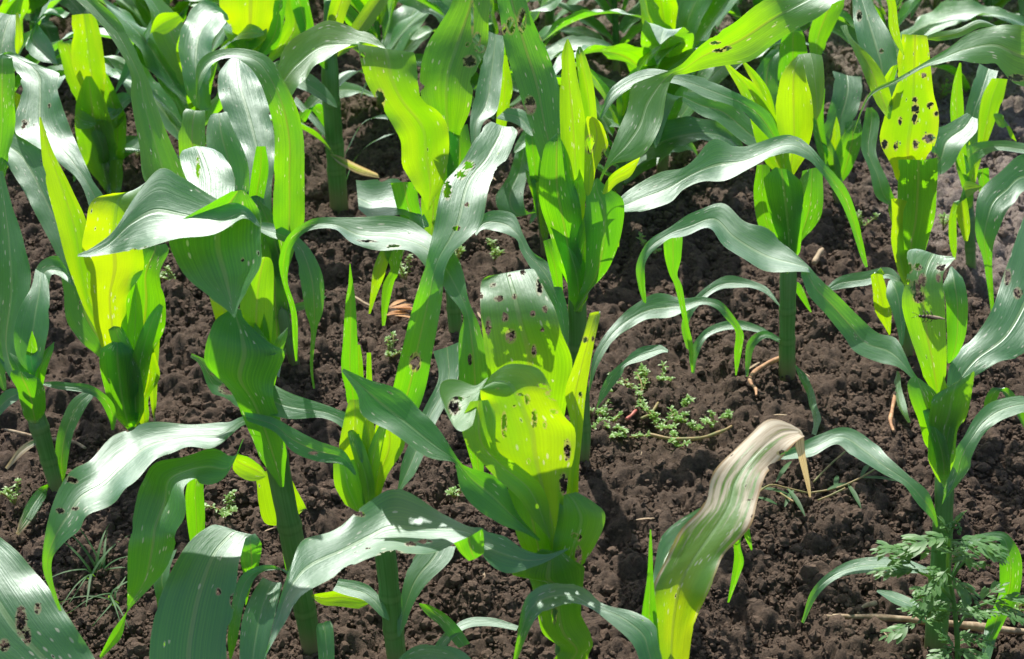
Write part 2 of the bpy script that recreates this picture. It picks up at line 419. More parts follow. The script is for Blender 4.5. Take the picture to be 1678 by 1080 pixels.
# ------------------------------------------------------------------ ground
def axis(lo, hi, step, far):
    a = np.arange(lo, hi, step)
    s = step; out = []; p = hi
    while p < far: out.append(p); s *= 1.5; p += s
    out.append(far)
    s = step; left = []; p = lo
    while p > -far: 
        left.append(p); s *= 1.5; p -= s
    left = left[1:] + [-far]
    return np.concatenate([left[::-1], a, out])
def build_ground():
    xs = axis(-1.75, 1.75, 0.0048, 90.0); ys = axis(1.15, 5.3, 0.0054, 120.0)
    X, Y = np.meshgrid(xs, ys)
    x = X.ravel(); y = Y.ravel()
    near = ((np.abs(x) < 2.0) & (y > 0.9) & (y < 5.6)).astype(float)
    Z = ground_low(x, y)
    wx = x + 0.012 * (vnoise(x * 40, y * 40, 5) - .5); wy = y + 0.012 * (vnoise(x * 40 + 7, y * 40, 6) - .5)
    Z = Z + near * (lumps(wx, wy, 0.075, 3, 0.35) * 0.42 + lumps(wx, wy, 0.034, 4, 0.6) * 0.65 + lumps(wx, wy, 0.016, 5, 0.8) * 0.8
                    + 0.009 * (vnoise(x * 95, y * 95, 8) - 0.5) + 0.006 * (vnoise(x * 170, y * 170, 18) - 0.5) + 0.012 * (vnoise(x * 28, y * 28, 9) - 0.5)) - 0.018 * near
    V = np.stack([x, y, Z], 1)
    ny, nx = X.shape
    idx = np.arange(nx * ny).reshape(ny, nx)
    F = np.stack([idx[:-1, :-1].ravel(), idx[:-1, 1:].ravel(), idx[1:, 1:].ravel(), idx[1:, :-1].ravel()], 1)
    o = link_mesh("ground", V, F, M_SOIL, None, True)
    tag(o, kind="structure")
build_ground()

def icosphere(sub):
    import bmesh
    bm = bmesh.new(); bmesh.ops.create_icosphere(bm, subdivisions=sub, radius=1.0)
    V = np.array([v.co[:] for v in bm.verts]); F = np.array([[v.index for v in f.verts] for f in bm.faces]); bm.free()
    return V, F
def build_crumbs():
    VS = []; FS = []; SH = []; base = 0
    for sub, N, rlo, rhi in ((1, 90000, 0.0016, 0.0042), (2, 15000, 0.0035, 0.0085), (3, 300, 0.009, 0.019)):
        v0, f0 = icosphere(sub); nv = len(v0)
        # spread evenly over the part of the field in view
        px = rng.uniform(-60, CW + 60, N); py = rng.uniform(-60, CH + 120, N)
        # more per image area when far is wasteful: thin by distance
        P = np.array([ground_at(a, b) for a, b in zip(px, py)])
        clump = vnoise(P[:, 0] * 5, P[:, 1] * 5, 31) * 0.6 + vnoise(P[:, 0] * 14, P[:, 1] * 14, 33) * 0.4
        keep = rng.random(N) < np.clip((clump - 0.22) * 2.6, 0.12, 1); P = P[keep]; n = len(P)
        r = rlo + (rhi - rlo) * rng.random(n) ** 2.2
        r *= 0.8 + 0.14 * P[:, 1]
        z = ground_low(P[:, 0], P[:, 1])
        z += lumps(P[:, 0], P[:, 1], 0.075, 3, 0.35) * 0.42 + lumps(P[:, 0], P[:, 1], 0.034, 4, 0.6) * 0.4 - 0.010
        nz = rng.normal(0, 1, (n, nv)) * (0.17, 0.12, 0.06)[sub - 1]
        # lumpy shape: random directional squash
        s = rng.uniform(0.65, 1.15, (n, 3))
        ang = rng.uniform(0, 6.28, n); ca, sa = np.cos(ang), np.sin(ang)
        V = v0[None] * (1 + nz[:, :, None]) 
        lob = np.sin(v0[None] * rng.uniform(2, 6.5, (n, 1, 3)) + rng.uniform(0, 6, (n, 1, 3))).sum(2) * (0.13 if sub < 3 else 0.16)
        V = V * (1 + lob[:, :, None]) * s[:, None, :] * r[:, None, None]
        Vx = V[:, :, 0] * ca[:, None] - V[:, :, 1] * sa[:, None]; Vy = V[:, :, 0] * sa[:, None] + V[:, :, 1] * ca[:, None]
        V = np.stack([Vx + P[:, 0:1], Vy + P[:, 1:2], V[:, :, 2] + (z + r * (0.35 if sub < 3 else 0.1))[:, None]], 2)
        VS.append(V.reshape(-1, 3)); FS.append((f0[None] + (np.arange(n) * nv)[:, None, None]).reshape(-1, 3) + base)
        SH.append(np.repeat(rng.random(n), nv)); base += n * nv
    o = link_mesh("soil_crumbs", np.vstack(VS), np.vstack(FS), M_CRUMB, None, False, attrs={"shade": np.concatenate(SH)})
    tag(o, "loose dark brown soil crumbs and clods strewn over the field", "soil", kind="stuff")
build_crumbs()

# ------------------------------------------------------------------ leaf surfaces
def ribbon(L, Rr, cup, rnd, holes_px=None, pix=None, dry=None, nu=14, ruffle=1.0, along=None):
    """L, Rr: (n,3) edges.  returns V,F,UV,hole,dry.  the surface is cupped about its midrib and ruffled at its edges"""
    n = len(L)
    C = (L + Rr) / 2
    T = np.gradient(C, axis=0); T /= np.linalg.norm(T, axis=1)[:, None] + 1e-9
    W = Rr - L; w = np.linalg.norm(W, axis=1)
    N = np.cross(W, T); N /= np.linalg.norm(N, axis=1)[:, None] + 1e-9
    # smooth the normals along the leaf
    for _ in range(3):
        N[1:-1] = (N[:-2] + 2 * N[1:-1] + N[2:]) / 4
    s = np.concatenate([[0], np.cumsum(np.linalg.norm(np.diff(C, axis=0), axis=1))])
    us = np.linspace(-1, 1, nu + 1)
    ph = rnd.uniform(0, 6.28, 6); fr = rnd.uniform(28, 60, 3)
    V = np.zeros((n, nu + 1, 3)); H = np.full((n, nu + 1), -2.0)
    for j, u in enumerate(us):
        prof = (1 - abs(u) ** 1.35)
        side = 0 if u < 0 else 1
        e = abs(u) ** 2.2
        wav = (np.sin(s * fr[side] + ph[side]) * 0.6 + np.sin(s * fr[2] * 1.9 + ph[2 + side]) * 0.4) * e * 0.075 * ruffle
        wav = wav + np.sin(s * (17 + 9 * math.sin(ph[5])) + ph[4] + u * 1.9) * 0.04 * ruffle
        taper = np.minimum(1, np.arange(n) / 3.0) if n > 6 else 1
        V[:, j] = C + W * (u / 2) + N * ((cup * prof + wav * taper) * np.minimum(w, 0.09))[:, None]
    if holes_px and pix is not None:
        Lp, Rp = pix
        for j, u in enumerate(us):
            P = (Lp + Rp) / 2 + (Rp - Lp) * u / 2
            for (hx, hy, ra, rb) in holes_px:
                q = 1 - np.sqrt(((P[:, 0] - hx) / ra) ** 2 + ((P[:, 1] - hy) / rb) ** 2)
                H[:, j] = np.maximum(H[:, j], q)
    idx = np.arange(n * (nu + 1)).reshape(n, nu + 1)
    F = np.stack([idx[:-1, :-1].ravel(), idx[:-1, 1:].ravel(), idx[1:, 1:].ravel(), idx[1:, :-1].ravel()], 1)
    UV = np.stack([np.tile((us + 1) / 2, n), np.repeat(s, nu + 1)], 1)
    D = np.zeros((n, nu + 1))
    if dry is not None:
        # dry = (base value, tip value, edge value)
        f = np.linspace(0, 1, n)[:, None]
        D = dry[0] * (1 - f) + dry[1] * f + dry[2] * np.abs(us)[None] ** 2
    return V.reshape(-1, 3), F, UV, H.ravel(), D.ravel()
def parse(rows):
    out = []; t, s = 0.6, 0.0
    for r in rows.split(','):
        v = [float(q) for q in r.split()]
        if len(v) > 4: t = v[4]
        if len(v) > 5: s = v[5]
        out.append(v[:4] + [t - 0.14 if t <= 0.3 else t, s])
    return np.array(out)
def strip(base, rows, d0=0.0, cup=-0.09, seed=0, holes=None, dry=None, ruffle=1.0, foot=True):
    """rows: left and right edge of the blade as seen from the front, with the slope t of the surface there"""
    A = parse(rows)
    S = scale_at(base[1])
    Lp, Rp = A[:, :2], A[:, 2:4]
    length = np.linalg.norm(np.diff((Lp + Rp) / 2, axis=0), axis=1).sum()
    wid = np.linalg.norm(Lp - Rp, axis=1).max()
    n = int(np.clip(length / (4.0 if holes else 6.0), 10, 110))
    # parameter proportional to arc length
    seg = np.linalg.norm(np.diff((Lp + Rp) / 2, axis=0), axis=1) + 0.35 * np.linalg.norm(np.diff(Lp - Rp, axis=0), axis=1) + 1e-3
    cs = np.concatenate([[0], np.cumsum(seg)]); q = np.interp(np.linspace(0, cs[-1], n), cs, np.arange(len(A)))
    B = catmull(A, q)
    B[:, 4] = np.interp(q, np.arange(len(A)), A[:, 4]); B[:, 5] = np.interp(q, np.arange(len(A)), A[:, 5])
    Lp, Rp, t, s = B[:, :2], B[:, 2:4], B[:, 4], B[:, 5]
    C = (Lp + Rp) / 2
    f0 = np.linspace(0, 1, n)
    zone, lo = (0.16, 0.15) if cup > 0.07 else (0.15, 0.2)
    k0 = lo + (1 - lo) * np.clip(f0 / zone, 0, 1) ** 0.85
    if not foot: k0 = np.ones(n)
    if cup > 0.07: k0 = k0 * (0.3 + 0.7 * np.sin(np.clip((1 - f0) / 0.14, 0, 1) * math.pi / 2))
    Lp = C + (Lp - C) * k0[:, None]; Rp = C + (Rp - C) * k0[:, None]
    d = np.zeros(n); d[0] = d0
    for i in range(1, n):
        tm = (t[i] + t[i - 1]) / 2; sm = (s[i] + s[i - 1]) / 2
        d[i] = d[i - 1] + (tm * (C[i - 1, 1] - C[i, 1]) + sm * (C[i, 0] - C[i - 1, 0])) / S
    if cup > 0.07: d = d + 0.03 * (1 - np.clip(f0 / zone, 0, 1)) ** 1.5
    def place(P, zmin):
        dd = d + (t * (C[:, 1] - P[:, 1]) + s * (P[:, 0] - C[:, 0])) / S
        out = np.zeros((n, 3))
        for i in range(n):
            r = raydir(P[i, 0], P[i, 1]); yy = base[1] + dd[i]
            k = yy / r[1]; z = CAMH + r[2] * k
            if z < zmin: k = (CAMH - zmin) / -r[2]
            out[i] = r * k + np.array([0, 0, CAMH])
        return out
    L3, R3 = place(Lp, 0.012), place(Rp, 0.026)
    nu = 30 if holes else (16 if wid > 30 else 8)
    return ribbon(L3, R3, cup, np.random.default_rng(seed), holes, (Lp, Rp), dry, nu, ruffle)
_seed = [100]
def leaf(plant, *strips, d0=0.0, cup=-0.09, tint=0.0, holes=None, dry=None, label=None, ruffle=1.0, name="leaf"):
    """one blade (possibly of several strips: the folded-over parts) as one mesh under its plant"""
    base = np.array(plant.location)
    Vs, Fs, Us, Hs, Ds = [], [], [], [], []; o = 0
    for si, st in enumerate(strips):
        dd = d0
        if isinstance(st, tuple): st, dd = st
        _seed[0] += 1
        V, F, UV, H, D = strip(base, st, dd, cup, _seed[0], holes, dry, ruffle, si == 0)
        Vs.append(V - base); Fs.append(F + o); Us.append(UV + np.array([0, 0.0])); Hs.append(H); Ds.append(D); o += len(V)
    V = np.vstack(Vs); H = np.concatenate(Hs)
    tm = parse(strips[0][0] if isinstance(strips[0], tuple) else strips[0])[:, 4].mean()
    bl = float(np.clip((tm - 0.35) / 0.5, 0, 1) * max(0, 1 - 1.6 * tint))  # sky light put into the blade colour, stronger the more it faces up
    ob = link_mesh(name, V, np.vstack(Fs), M_LEAF, plant, True, np.vstack(Us), {"hole": H, "dry": np.concatenate(Ds), "tint": np.full(len(V), tint), "sky_tone": np.full(len(V), bl)})
    if label: ob["label"] = label
    return ob
def maize(bx, by, label, stem=None, sd=None):
    """an empty at the plant's foot, with its stalk: stem = 'x y r, ...' from the foot upward"""
    b = ground_at(bx, by); b[2] = float(ground_low(b[0], b[1])) * 0
    p = empty("maize_plant", b, label, "maize plant", "maize plants growing in the field")
    if stem:
        A = np.array([[float(q) for q in r.split()] for r in stem.split(',')])
        S = scale_at(b[1]); P = []; rad = []
        q = np.linspace(0, len(A) - 1, 28); B = catmull(A, q)
        for i, (x, y, r) in enumerate(B):
            rr = raydir(x, y); f = i / 27; yy = b[1] + 0.04 * max(0, (f - 0.4) / 0.6) ** 1.3; k = yy / rr[1]; z = CAMH + rr[2] * k
            P.append(np.array([rr[0] * k, yy, z]) - b); rad.append(r / S * (1 - 0.45 * max(0, (f - 0.6) / 0.4)))
        P = np.array(P); rad = np.array(rad)
        P = np.vstack([P[0] + np.array([0, 0, -0.05]), P]); rad = np.concatenate([[rad[0] * 1.15], rad])
        # nodes
        L = np.concatenate([[0], np.cumsum(np.linalg.norm(np.diff(P, axis=0), axis=1))])
        t = np.linspace(0, L[-1], 60); P2 = np.stack([np.interp(t, L, P[:, k]) for k in range(3)], 1); r2 = np.interp(t, L, rad)
        for node in (0.12, 0.18, 0.27, 0.38):
            r2 *= 1 + 0.09 * np.exp(-((t - node) / 0.006) ** 2) - 0.05 * np.exp(-((t - node - 0.02) / 0.015) ** 2)
        V, F, UV = tube_mesh(P2, r2, 16, True, 0.85)
        link_mesh("stem", V, F, M_STEM, p, True, uv=UV)
    return p

def wrap(p, cx, by, ty, w, tint=0.2, d0=-0.02, lean=0.0):
    """the leaf sheaths that clasp the stalk and open into a V, each overlapping the one below"""
    h = by - ty
    def x(a, f): return cx + w * a + lean * h * f
    def row(a, b, f, g_=""): return f"{x(a, f):.1f} {by - h * f:.1f} {x(b, f):.1f} {by - h * f - 3:.1f} {g_}".strip()
    leaf(p, ", ".join([row(-.28, .34, 0, ".15"), row(-.42, .46, .18), row(-.55, .40, .38), row(-.95, .05, .62, ".3"), row(-1.35, -.55, .86, ".5"), row(-1.55, -1.25, 1.0, ".7")]), d0=d0, cup=.09, tint=max(0, tint))
    leaf(p, ", ".join([row(-.32, .30, .16, ".1"), row(-.40, .50, .34), row(-.28, .72, .55), row(.1, 1.0, .8, ".3"), row(.7, 1.35, 1.02, ".5"), row(1.3, 1.5, 1.15, ".7")]), d0=d0 + .008, cup=.09, tint=max(0, tint) * 1.2)
    leaf(p, ", ".join([row(-.3, .3, .3, ".1"), row(-.5, .45, .55), row(-.5, .45, .8), row(-.3, .35, 1.05), row(-.05, .1, 1.3)]), d0=d0 + .018, cup=.12, tint=min(1, tint + .35))
# ================================================================== the maize plants (each blade traced, nearest plants first)
p = maize(935, 1185, "maize plant front centre with a big ragged yellow green leaf full of holes",
          "935 1185 19, 927 1050 17, 916 930 17, 908 870 13")
wrap(p, 912, 1040, 860, 34, .15, d0=.0)
leaf(p, "898 905 916 905 .3, 886 860 922 850 .2, 855 803 925 803 .15, 815 752 940 755, 800 712 943 712, 795 685 924 680, 790 665 905 640 .25, 788 652 882 604 .6, 787 645 835 598 1, 786 641 805 615 1.4",
     ("786 641 800 618 1.3, 782 662 778 630 1.3, 776 692 752 624, 770 704 728 627, 758 714 720 640, 752 710 728 668", 0.02),
     d0=-.02, cup=-.07, tint=.75, holes=[(907, 646, 11, 7), (889, 633, 8, 4), (864, 660, 4, 8), (876, 692, 4, 13), (826, 697, 4, 17), (852, 651, 5, 2.5), (908, 676, 6, 4), (893, 703, 3, 6), (745, 660, 9, 10), (752, 647, 8, 2.5), (930, 742, 5, 14), (924, 795, 6, 14), (843, 671, 3, 2), (815, 635, 3, 2), (866, 760, 3, 4)],
     label="big yellow green leaf riddled with jagged holes, tip folded over")
leaf(p, "850 800 905 800 .1, 808 650 930 660 .15, 797 590 938 593 .2, 790 540 920 540 .3, 787 500 908 505 .8, 787 475 896 478 1.2, 789 456 877 443 1.4, 800 450 868 440 2.2", d0=.09, cup=-.06, tint=.35,
     holes=[(893, 507, 4, 5), (873, 514, 4, 5), (889, 541, 3, 3.5), (808, 463, 5, 3), (817, 485, 7, 4.5), (843, 483, 4, 4), (828, 520, 5, 8), (837, 555, 8, 10), (884, 468, 5, 13), (857, 446, 4, 4), (835, 450, 3, 2), (800, 535, 4, 14), (787, 480, 5, 6), (875, 580, 4, 10)], label="broad leaf with a shining torn top edge and small holes")
leaf(p, "915 900 950 880 .1, 930 790 948 785 .2, 935 700 955 700, 926 645 959 655, 939 600 967 600, 953 560 974 560, 965 518 984 514 .6, 968 513 980 511 1.4", d0=.03, tint=.8, holes=[(959, 557, 4, 4.5), (972, 556, 2.5, 4), (951, 648, 3, 4)], cup=-.12)
leaf(p, "895 890 908 870 .2, 850 815 890 800, 808 778 850 765 .2, 765 728 815 735, 757 690 812 680 .4, 770 658 800 655", d0=-.045, tint=.4)
leaf(p, "905 965 948 940 .2, 905 905 968 905 .3 0, 912 862 992 848, 916 830 975 825 .35, 917 812 945 806 .5", d0=-.03, holes=[(941, 877, 5, 4), (949, 880, 4, 5), (948, 910, 5, 14)], tint=.2, cup=.05)
leaf(p, "885 945 902 935 .3, 850 885 908 885 , 833 808 892 805, 833 775 875 772 .5", d0=-.02, tint=.2)
leaf(p, "905 1190 955 1190 .1, 905 1090 962 1085, 918 1062 972 1055, 890 1040 957 1020, 880 1000 952 1000, 868 950 956 960, 838 945 958 930, 850 900 957 900 .2", d0=-.035, cup=.16, tint=.2, holes=[(908, 998, 4, 14)])
leaf(p, "932 906 929 893 .6, 893 927 895 903, 860 938 860 897 .8, 827 937 825 878, 799 922 790 865 1, 772 887 768 860 1.3, 743 892 727 837, 693 911 670 808 1.4, 637 912 640 803, 605 914 600 832, 560 933 560 860 , 507 967 500 887, 467 1013 477 927 1.2, 455 1040 457 987 .8, 434 1082 445 1030, 425 1110 432 1090",
     ("743 890 792 866 .1, 752 906 794 902, 768 921 790 908", -.10), d0=-.05, cup=-.05, holes=[(697, 886, 10, 4), (672, 891, 8, 5), (587, 846, 10, 3), (640, 912, 18, 6), (603, 893, 5, 1.5)], label="long grey green leaf arching left, glossy on top")
leaf(p, "882 892 888 880 .2, 840 868 845 832, 787 838 825 790 .4, 757 805 797 775, 747 767 766 765 .5, 742 757 752 754 .5, 700 748 720 705 .8, 640 708 690 673 .8, 594 680 655 640 .7, 585 645 603 622, 560 608 563 604", d0=-.02, label="broad dark leaf pointing up left across its neighbour, pinched in the middle")
leaf(p, "770 800 805 800 .2, 752 700 802 700 .3, 752 620 804 625 .3, 752 555 792 550 .4, 758 515 769 495 .7, 727 473 760 450 .9, 700 440 748 420 1, 670 413 715 390 1.3, 620 408 670 360 1.4, 577 403 600 354 1.4, 548 376 550 355 1.3, 505 378 510 360 .8, 480 403 472 386 .3, 473 437 457 427 .1, 472 465 462 460, 486 510 476 510, 488 560 480 560, 487 592 484 592", d0=.07, cup=-.1, holes=[(600, 392, 14, 3), (645, 402, 10, 3), (770, 590, 3, 8)], label="very long leaf arching over to the left, pale and glossy at its bend")

p = maize(1100, 1300, "maize plant at bottom edge with one dried tan and yellow leaf pointing right", "1100 1300 17, 1098 1150 15, 1098 1050 11")
leaf(p, "1080 1200 1125 1200 .3, 1072 1080 1130 1070 .3, 1068 1010 1148 990, 1068 968 1170 940 .4, 1088 925 1190 905 .6, 1114 868 1228 866 .8, 1150 828 1240 826 1.0, 1162 788 1252 786, 1188 750 1266 762 1.1, 1224 713 1286 742, 1260 689 1305 727 1.4, 1300 698 1319 715 1.5, 1316 710 1304 727 .6, 1319 740 1307 745 .2, 1327 790 1320 792, 1329 815 1326 815",
     d0=-.02, cup=-.10, dry=(-.15, .72, .28), tint=1.0, ruffle=2.0, label="dried papery leaf, tan on top and yellow below", holes=[(1281, 739, 7, 3), (1228, 822, 5, 2)])
leaf(p, "1075 1180 1110 1150 .4, 1050 1090 1080 1060 .5, 1033 1050 1073 1025 .8, 993 1013 1040 1003 1.2, 957 993 987 990 1.4, 925 990 950 957 1.5, 895 1000 905 950 1.3, 880 1012 872 967 .8, 866 1035 856 995 .4, 850 1075 845 1055 .2, 842 1092 840 1088", d0=-.11, dry=(-.1, .12, .25), label="small fading leaf arching left with a brown edge")
leaf(p, "1125 960 1150 920 .8, 1120 900 1165 833 1, 1112 905 1120 848 1.2, 1100 930 1087 876 1.3, 1092 955 1076 910 1.2, 1088 985 1070 955 1, 1085 1002 1076 990 .8", d0=.1)
leaf(p, "1045 1110 1085 1110 .2, 1051 1015 1077 1015 .2, 1060 950 1071 950, 1063 900 1069 900, 1065 868 1067 868", d0=-.01)
leaf(p, "1180 905 1190 880 .4, 1203 865 1222 860 .1, 1202 890 1213 890, 1203 915 1219 920, 1198 950 1211 945, 1192 987 1195 987", d0=.08)
leaf(p, "1190 890 1200 880 .4, 1215 862 1224 862 .1, 1220 880 1230 878, 1231 902 1233 900", d0=.09)

p = maize(1540, 1062, "maize plant at right whose foot stands in a feathery weed", "1533 1062 19, 1540 950 18, 1547 830 15, 1547 780 17, 1546 720 18")
wrap(p, 1546, 800, 660, 24, .2, d0=-.04)
leaf(p, "1537 690 1565 680 .5, 1545 640 1588 628 .6, 1565 582 1630 598 .9, 1618 522 1682 572 1.1, 1648 440 1735 500 1.1, 1690 330 1770 420 1.2, 1760 240 1820 310 1.6, 1850 260 1860 300 1.8", d0=0, cup=-.06, holes=[(1668, 480, 6, 8), (1651, 455, 5, 10)], label="broad leaf reaching up to the right edge of the photo")
leaf(p, "1520 790 1566 790 .1, 1521 710 1569 710, 1523 668 1584 682 .2, 1530 650 1597 613 .3, 1560 630 1598 609", d0=-.03, cup=.14, tint=.35)
leaf(p, "1520 750 1555 750 .1, 1505 690 1545 690, 1490 650 1540 655 .3, 1484 612 1520 625 .5", d0=-.02, cup=.1, tint=.1)
leaf(p, "1525 660 1550 650 .2, 1508 600 1551 600, 1490 547 1551 560 .2, 1477 495 1549 493 .3, 1484 460 1546 450 .8, 1484 430 1556 435 1.3, 1488 412 1565 424 1.4, 1500 407 1560 418 2.5", d0=.02, cup=-.05, tint=.3,
     holes=[(1490, 441, 4.5, 7), (1504, 438, 6, 5), (1512, 458, 6, 9), (1501, 470, 7, 9), (1506, 487, 9, 8), (1543, 437, 7, 5), (1539, 454, 4, 7), (1487, 463, 5, 4)], label="upright leaf with round holes near its bent top")
leaf(p, "1550 445 1566 430 1.3, 1545 470 1580 458 .9, 1550 500 1586 500 .3, 1552 550 1583 545, 1552 585 1571 580 .1, 1553 595 1557 595", d0=.10)
leaf(p, "1515 660 1530 640 .4, 1485 615 1500 608 .7, 1451 595 1470 555 1, 1401 575 1437 545 1, 1383 552 1407 518 .5, 1352 514 1378 489 .4, 1325 484 1350 462 .5, 1311 448 1335 446 .8, 1325 447 1316 426 1.1, 1251 441 1270 386 1.3, 1190 405 1220 362 1.2, 1160 375 1182 333 1.3, 1120 387 1137 350 1.3, 1090 395 1100 371 1.2, 1060 425 1062 395 .7, 1057 460 1043 435 .3, 1059 490 1046 470 .1, 1058 497 1054 495",
     ("1086 385 1119 376 .3, 1089 420 1117 420 .1, 1097 450 1110 450, 1106 470 1118 470, 1120 530 1128 530, 1128 570 1136 568, 1133 610 1136 610", .32), d0=0, cup=-.1, label="long leaf running left in a wave, with hanging torn ends")
leaf(p, "1535 835 1555 815 .4, 1547 800 1587 770, 1565 740 1592 748, 1580 715 1612 712 .8, 1600 680 1632 695 1, 1630 656 1660 682 1.2, 1680 648 1690 675 1.3, 1730 660 1735 685", d0=-.01)
leaf(p, "1530 872 1542 855 .3, 1524 854 1533 828, 1497 817 1518 803 .7, 1478 792 1490 780 1, 1435 769 1455 749 1.2, 1398 749 1435 724 1.3, 1371 728 1387 701 1.2, 1331 748 1340 711 1.1, 1290 754 1300 733, 1270 751 1280 744", d0=-.01)
leaf(p, "1530 945 1535 930 1, 1468 938 1470 913 1.4, 1408 939 1405 915 1.4, 1370 950 1361 936 .9, 1340 976 1329 970 .4, 1317 1022 1313 1019", d0=-.01)
leaf(p, "1515 1025 1520 1015 .6, 1490 1000 1500 985 1.2, 1460 987 1470 969 1.3, 1436 970 1438 966", d0=-.02)
leaf(p, "1556 940 1560 948 .6, 1585 885 1594 894 1, 1640 871 1636 887 1, 1666 895 1638 905 .4, 1676 930 1638 960 .2, 1669 975 1630 990, 1650 1010 1614 1030 .3, 1632 1050 1611 1062, 1618 1088 1607 1088", d0=-.01, holes=[(1652, 1003, 4, 4)])

p = maize(1290, 612, "maize plant right of centre standing alone on bare soil with thick green stalk", "1290 612 14, 1290 540 13, 1292 440 14, 1292 380 13")
wrap(p, 1290, 450, 300, 26, .25, d0=-.04)
leaf(p, "1275 300 1310 290 .1, 1278 240 1325 240 , 1272 195 1332 200, 1272 160 1330 160, 1280 127 1322 130 .3, 1292 105 1317 108 .7, 1306 92 1312 91 1.2",
     ("1307 90 1347 91 1.3, 1312 105 1350 110 .9, 1322 150 1351 150 .6, 1332 185 1346 180 .5, 1336 197 1338 197", .07), d0=0, tint=.6, cup=-.12, label="yellow cupped leaf with a grey folded rim")
leaf(p, "1262 250 1295 230 .2, 1230 195 1260 184 .4, 1202 174 1215 156 .7, 1160 160 1168 133 1.1, 1115 140 1118 122 1.2, 1060 135 1060 112 1.3, 1015 157 1005 140 1, 985 195 982 190 .5", d0=-.03, label="leaf running left behind a taller plant, yellow at its base")
leaf(p, "1270 300 1290 280 .2, 1240 235 1285 215, 1228 190 1268 185, 1212 150 1245 145, 1192 115 1212 120, 1186 103 1191 102", d0=.02, tint=.5)
leaf(p, "1268 240 1280 235 .2, 1240 150 1265 160, 1225 120 1245 125, 1216 102 1222 102", d0=.05, tint=.6)
leaf(p, "1255 240 1270 225 .6, 1225 237 1242 205 .8, 1180 202 1195 165, 1150 190 1150 153, 1118 165 1120 150", d0=.08)
leaf(p, "1276 440 1310 440 .1, 1268 380 1314 380, 1255 330 1318 335, 1248 270 1312 280", d0=-.035, cup=.2)
leaf(p, "1300 405 1318 395 .2, 1306 340 1347 345, 1315 280 1348 272 .4", d0=.02)
leaf(p, "1280 425 1300 425 .2, 1245 375 1275 370, 1235 320 1262 320, 1240 270 1262 270 .4", d0=.01, tint=.1)
leaf(p, "1276 507 1279 494 1, 1250 479 1255 469 1.2, 1215 471 1218 456, 1175 476 1180 456 1.3, 1140 507 1137 489 .8, 1126 540 1117 530 .3, 1129 574 1124 570", d0=-.01)
leaf(p, "1276 567 1279 555 1, 1245 547 1248 536 1.2, 1200 539 1203 525, 1160 553 1158 538 1.1, 1143 585 1131 575 .4, 1138 612 1133 612", d0=-.015)
leaf(p, "1277 562 1280 550 .8, 1255 554 1250 542, 1236 570 1225 560 .4, 1229 600 1221 600, 1225 617 1222 617", d0=-.012)
leaf(p, "1300 470 1305 455 .2, 1305 480 1317 475, 1319 500 1328 505, 1328 512 1330 511", d0=.02, dry=(0, .3, .2))
leaf(p, "1300 602 1306 595 .6, 1318 637 1329 628, 1327 667 1339 665, 1333 687 1346 690 .4, 1330 712 1336 713", d0=-.04, label="limp pale leaf lying on the soil")

p = maize(957, 757, "tall maize plant behind the front centre one, its leaves reaching the top of the photo", "957 757 9, 955 700 13, 947 590 15, 946 450 15, 947 400 14")
wrap(p, 947, 520, 330, 36, .2, d0=-.02)
leaf(p, "905 330 955 330 .3, 885 260 930 260 .4, 868 205 920 215 .6, 845 135 915 140 .6, 828 80 897 85 .4, 820 30 876 40 .4, 815 0 862 0, 812 -60 850 -60 .6, 815 -110 840 -110 1", d0=0, holes=[(837, 42, 6, 12), (869, 172, 8, 13), (855, 33, 6, 16), (826, 48, 3, 8), (888, 52, 4, 12)], cup=-.08, label="tall upright leaf with large holes")
leaf(p, "920 470 950 470 .2, 905 400 955 400, 886 340 952 340, 883 300 942 300, 892 240 932 250, 905 215 925 225 .5", d0=-.02, cup=.08)
leaf(p, "930 330 967 320 .1, 921 260 964 260, 917 183 959 195, 918 120 945 120, 921 80 939 75, 926 64 934 64", d0=.0, cup=.3, tint=.45)
leaf(p, "960 250 975 250 .1, 958 210 979 205, 950 140 972 135, 943 95 960 92, 942 77 957 76 .6", d0=.03, cup=.25, tint=.5)
leaf(p, "955 330 975 310 .1, 957 290 976 280, 958 245 993 245, 958 215 998 228, 960 198 988 204, 962 191 975 192", d0=-.03, tint=.9, holes=[(966, 238, 7, 13), (990, 255, 4, 10)], label="bright yellow leaf with one big hole")
leaf(p, "960 345 975 350 .3, 985 285 995 278 .4, 1013 213 1042 260 .8, 1029 173 1068 237 .9, 1036 142 1085 197 .8, 1070 126 1093 150 .8, 1098 115 1105 125 .6, 1120 103 1125 122 .0, 1150 72 1160 112 0, 1195 40 1228 98 .1, 1245 5 1290 57 .3, 1300 -30 1352 22 1.0, 1360 -45 1402 -8 1.4, 1430 -40 1440 -15", d0=0, tint=.3, cup=-.05, holes=[(1178, 85, 9, 3), (1193, 81, 6, 3), (1172, 71, 8, 3)], label="long leaf crossing to the upper right, bright green against the light")
leaf(p, "985 310 990 325 .1, 1003 285 1010 302 , 1027 268 1033 289, 1049 257 1046 267", d0=-.02, tint=.8)
leaf(p, "930 510 955 510 .3, 945 490 968 478, 957 455 998 440, 960 400 1018 385, 957 355 1022 330, 958 318 1000 310 .5, 970 295 985 290", d0=-.04, cup=.1)
leaf(p, "925 592 935 580 .3, 914 527 932 520 .4, 898 489 922 475 .6, 880 457 905 435 .9, 854 414 874 414 .9, 845 392 858 385 .8, 820 380 840 350 1.2, 795 374 800 349 1.3, 780 386 775 375 1", d0=-.02)
leaf(p, "930 570 945 570 .1, 915 500 925 500, 900 440 920 440, 890 395 905 390 .5", d0=.03)
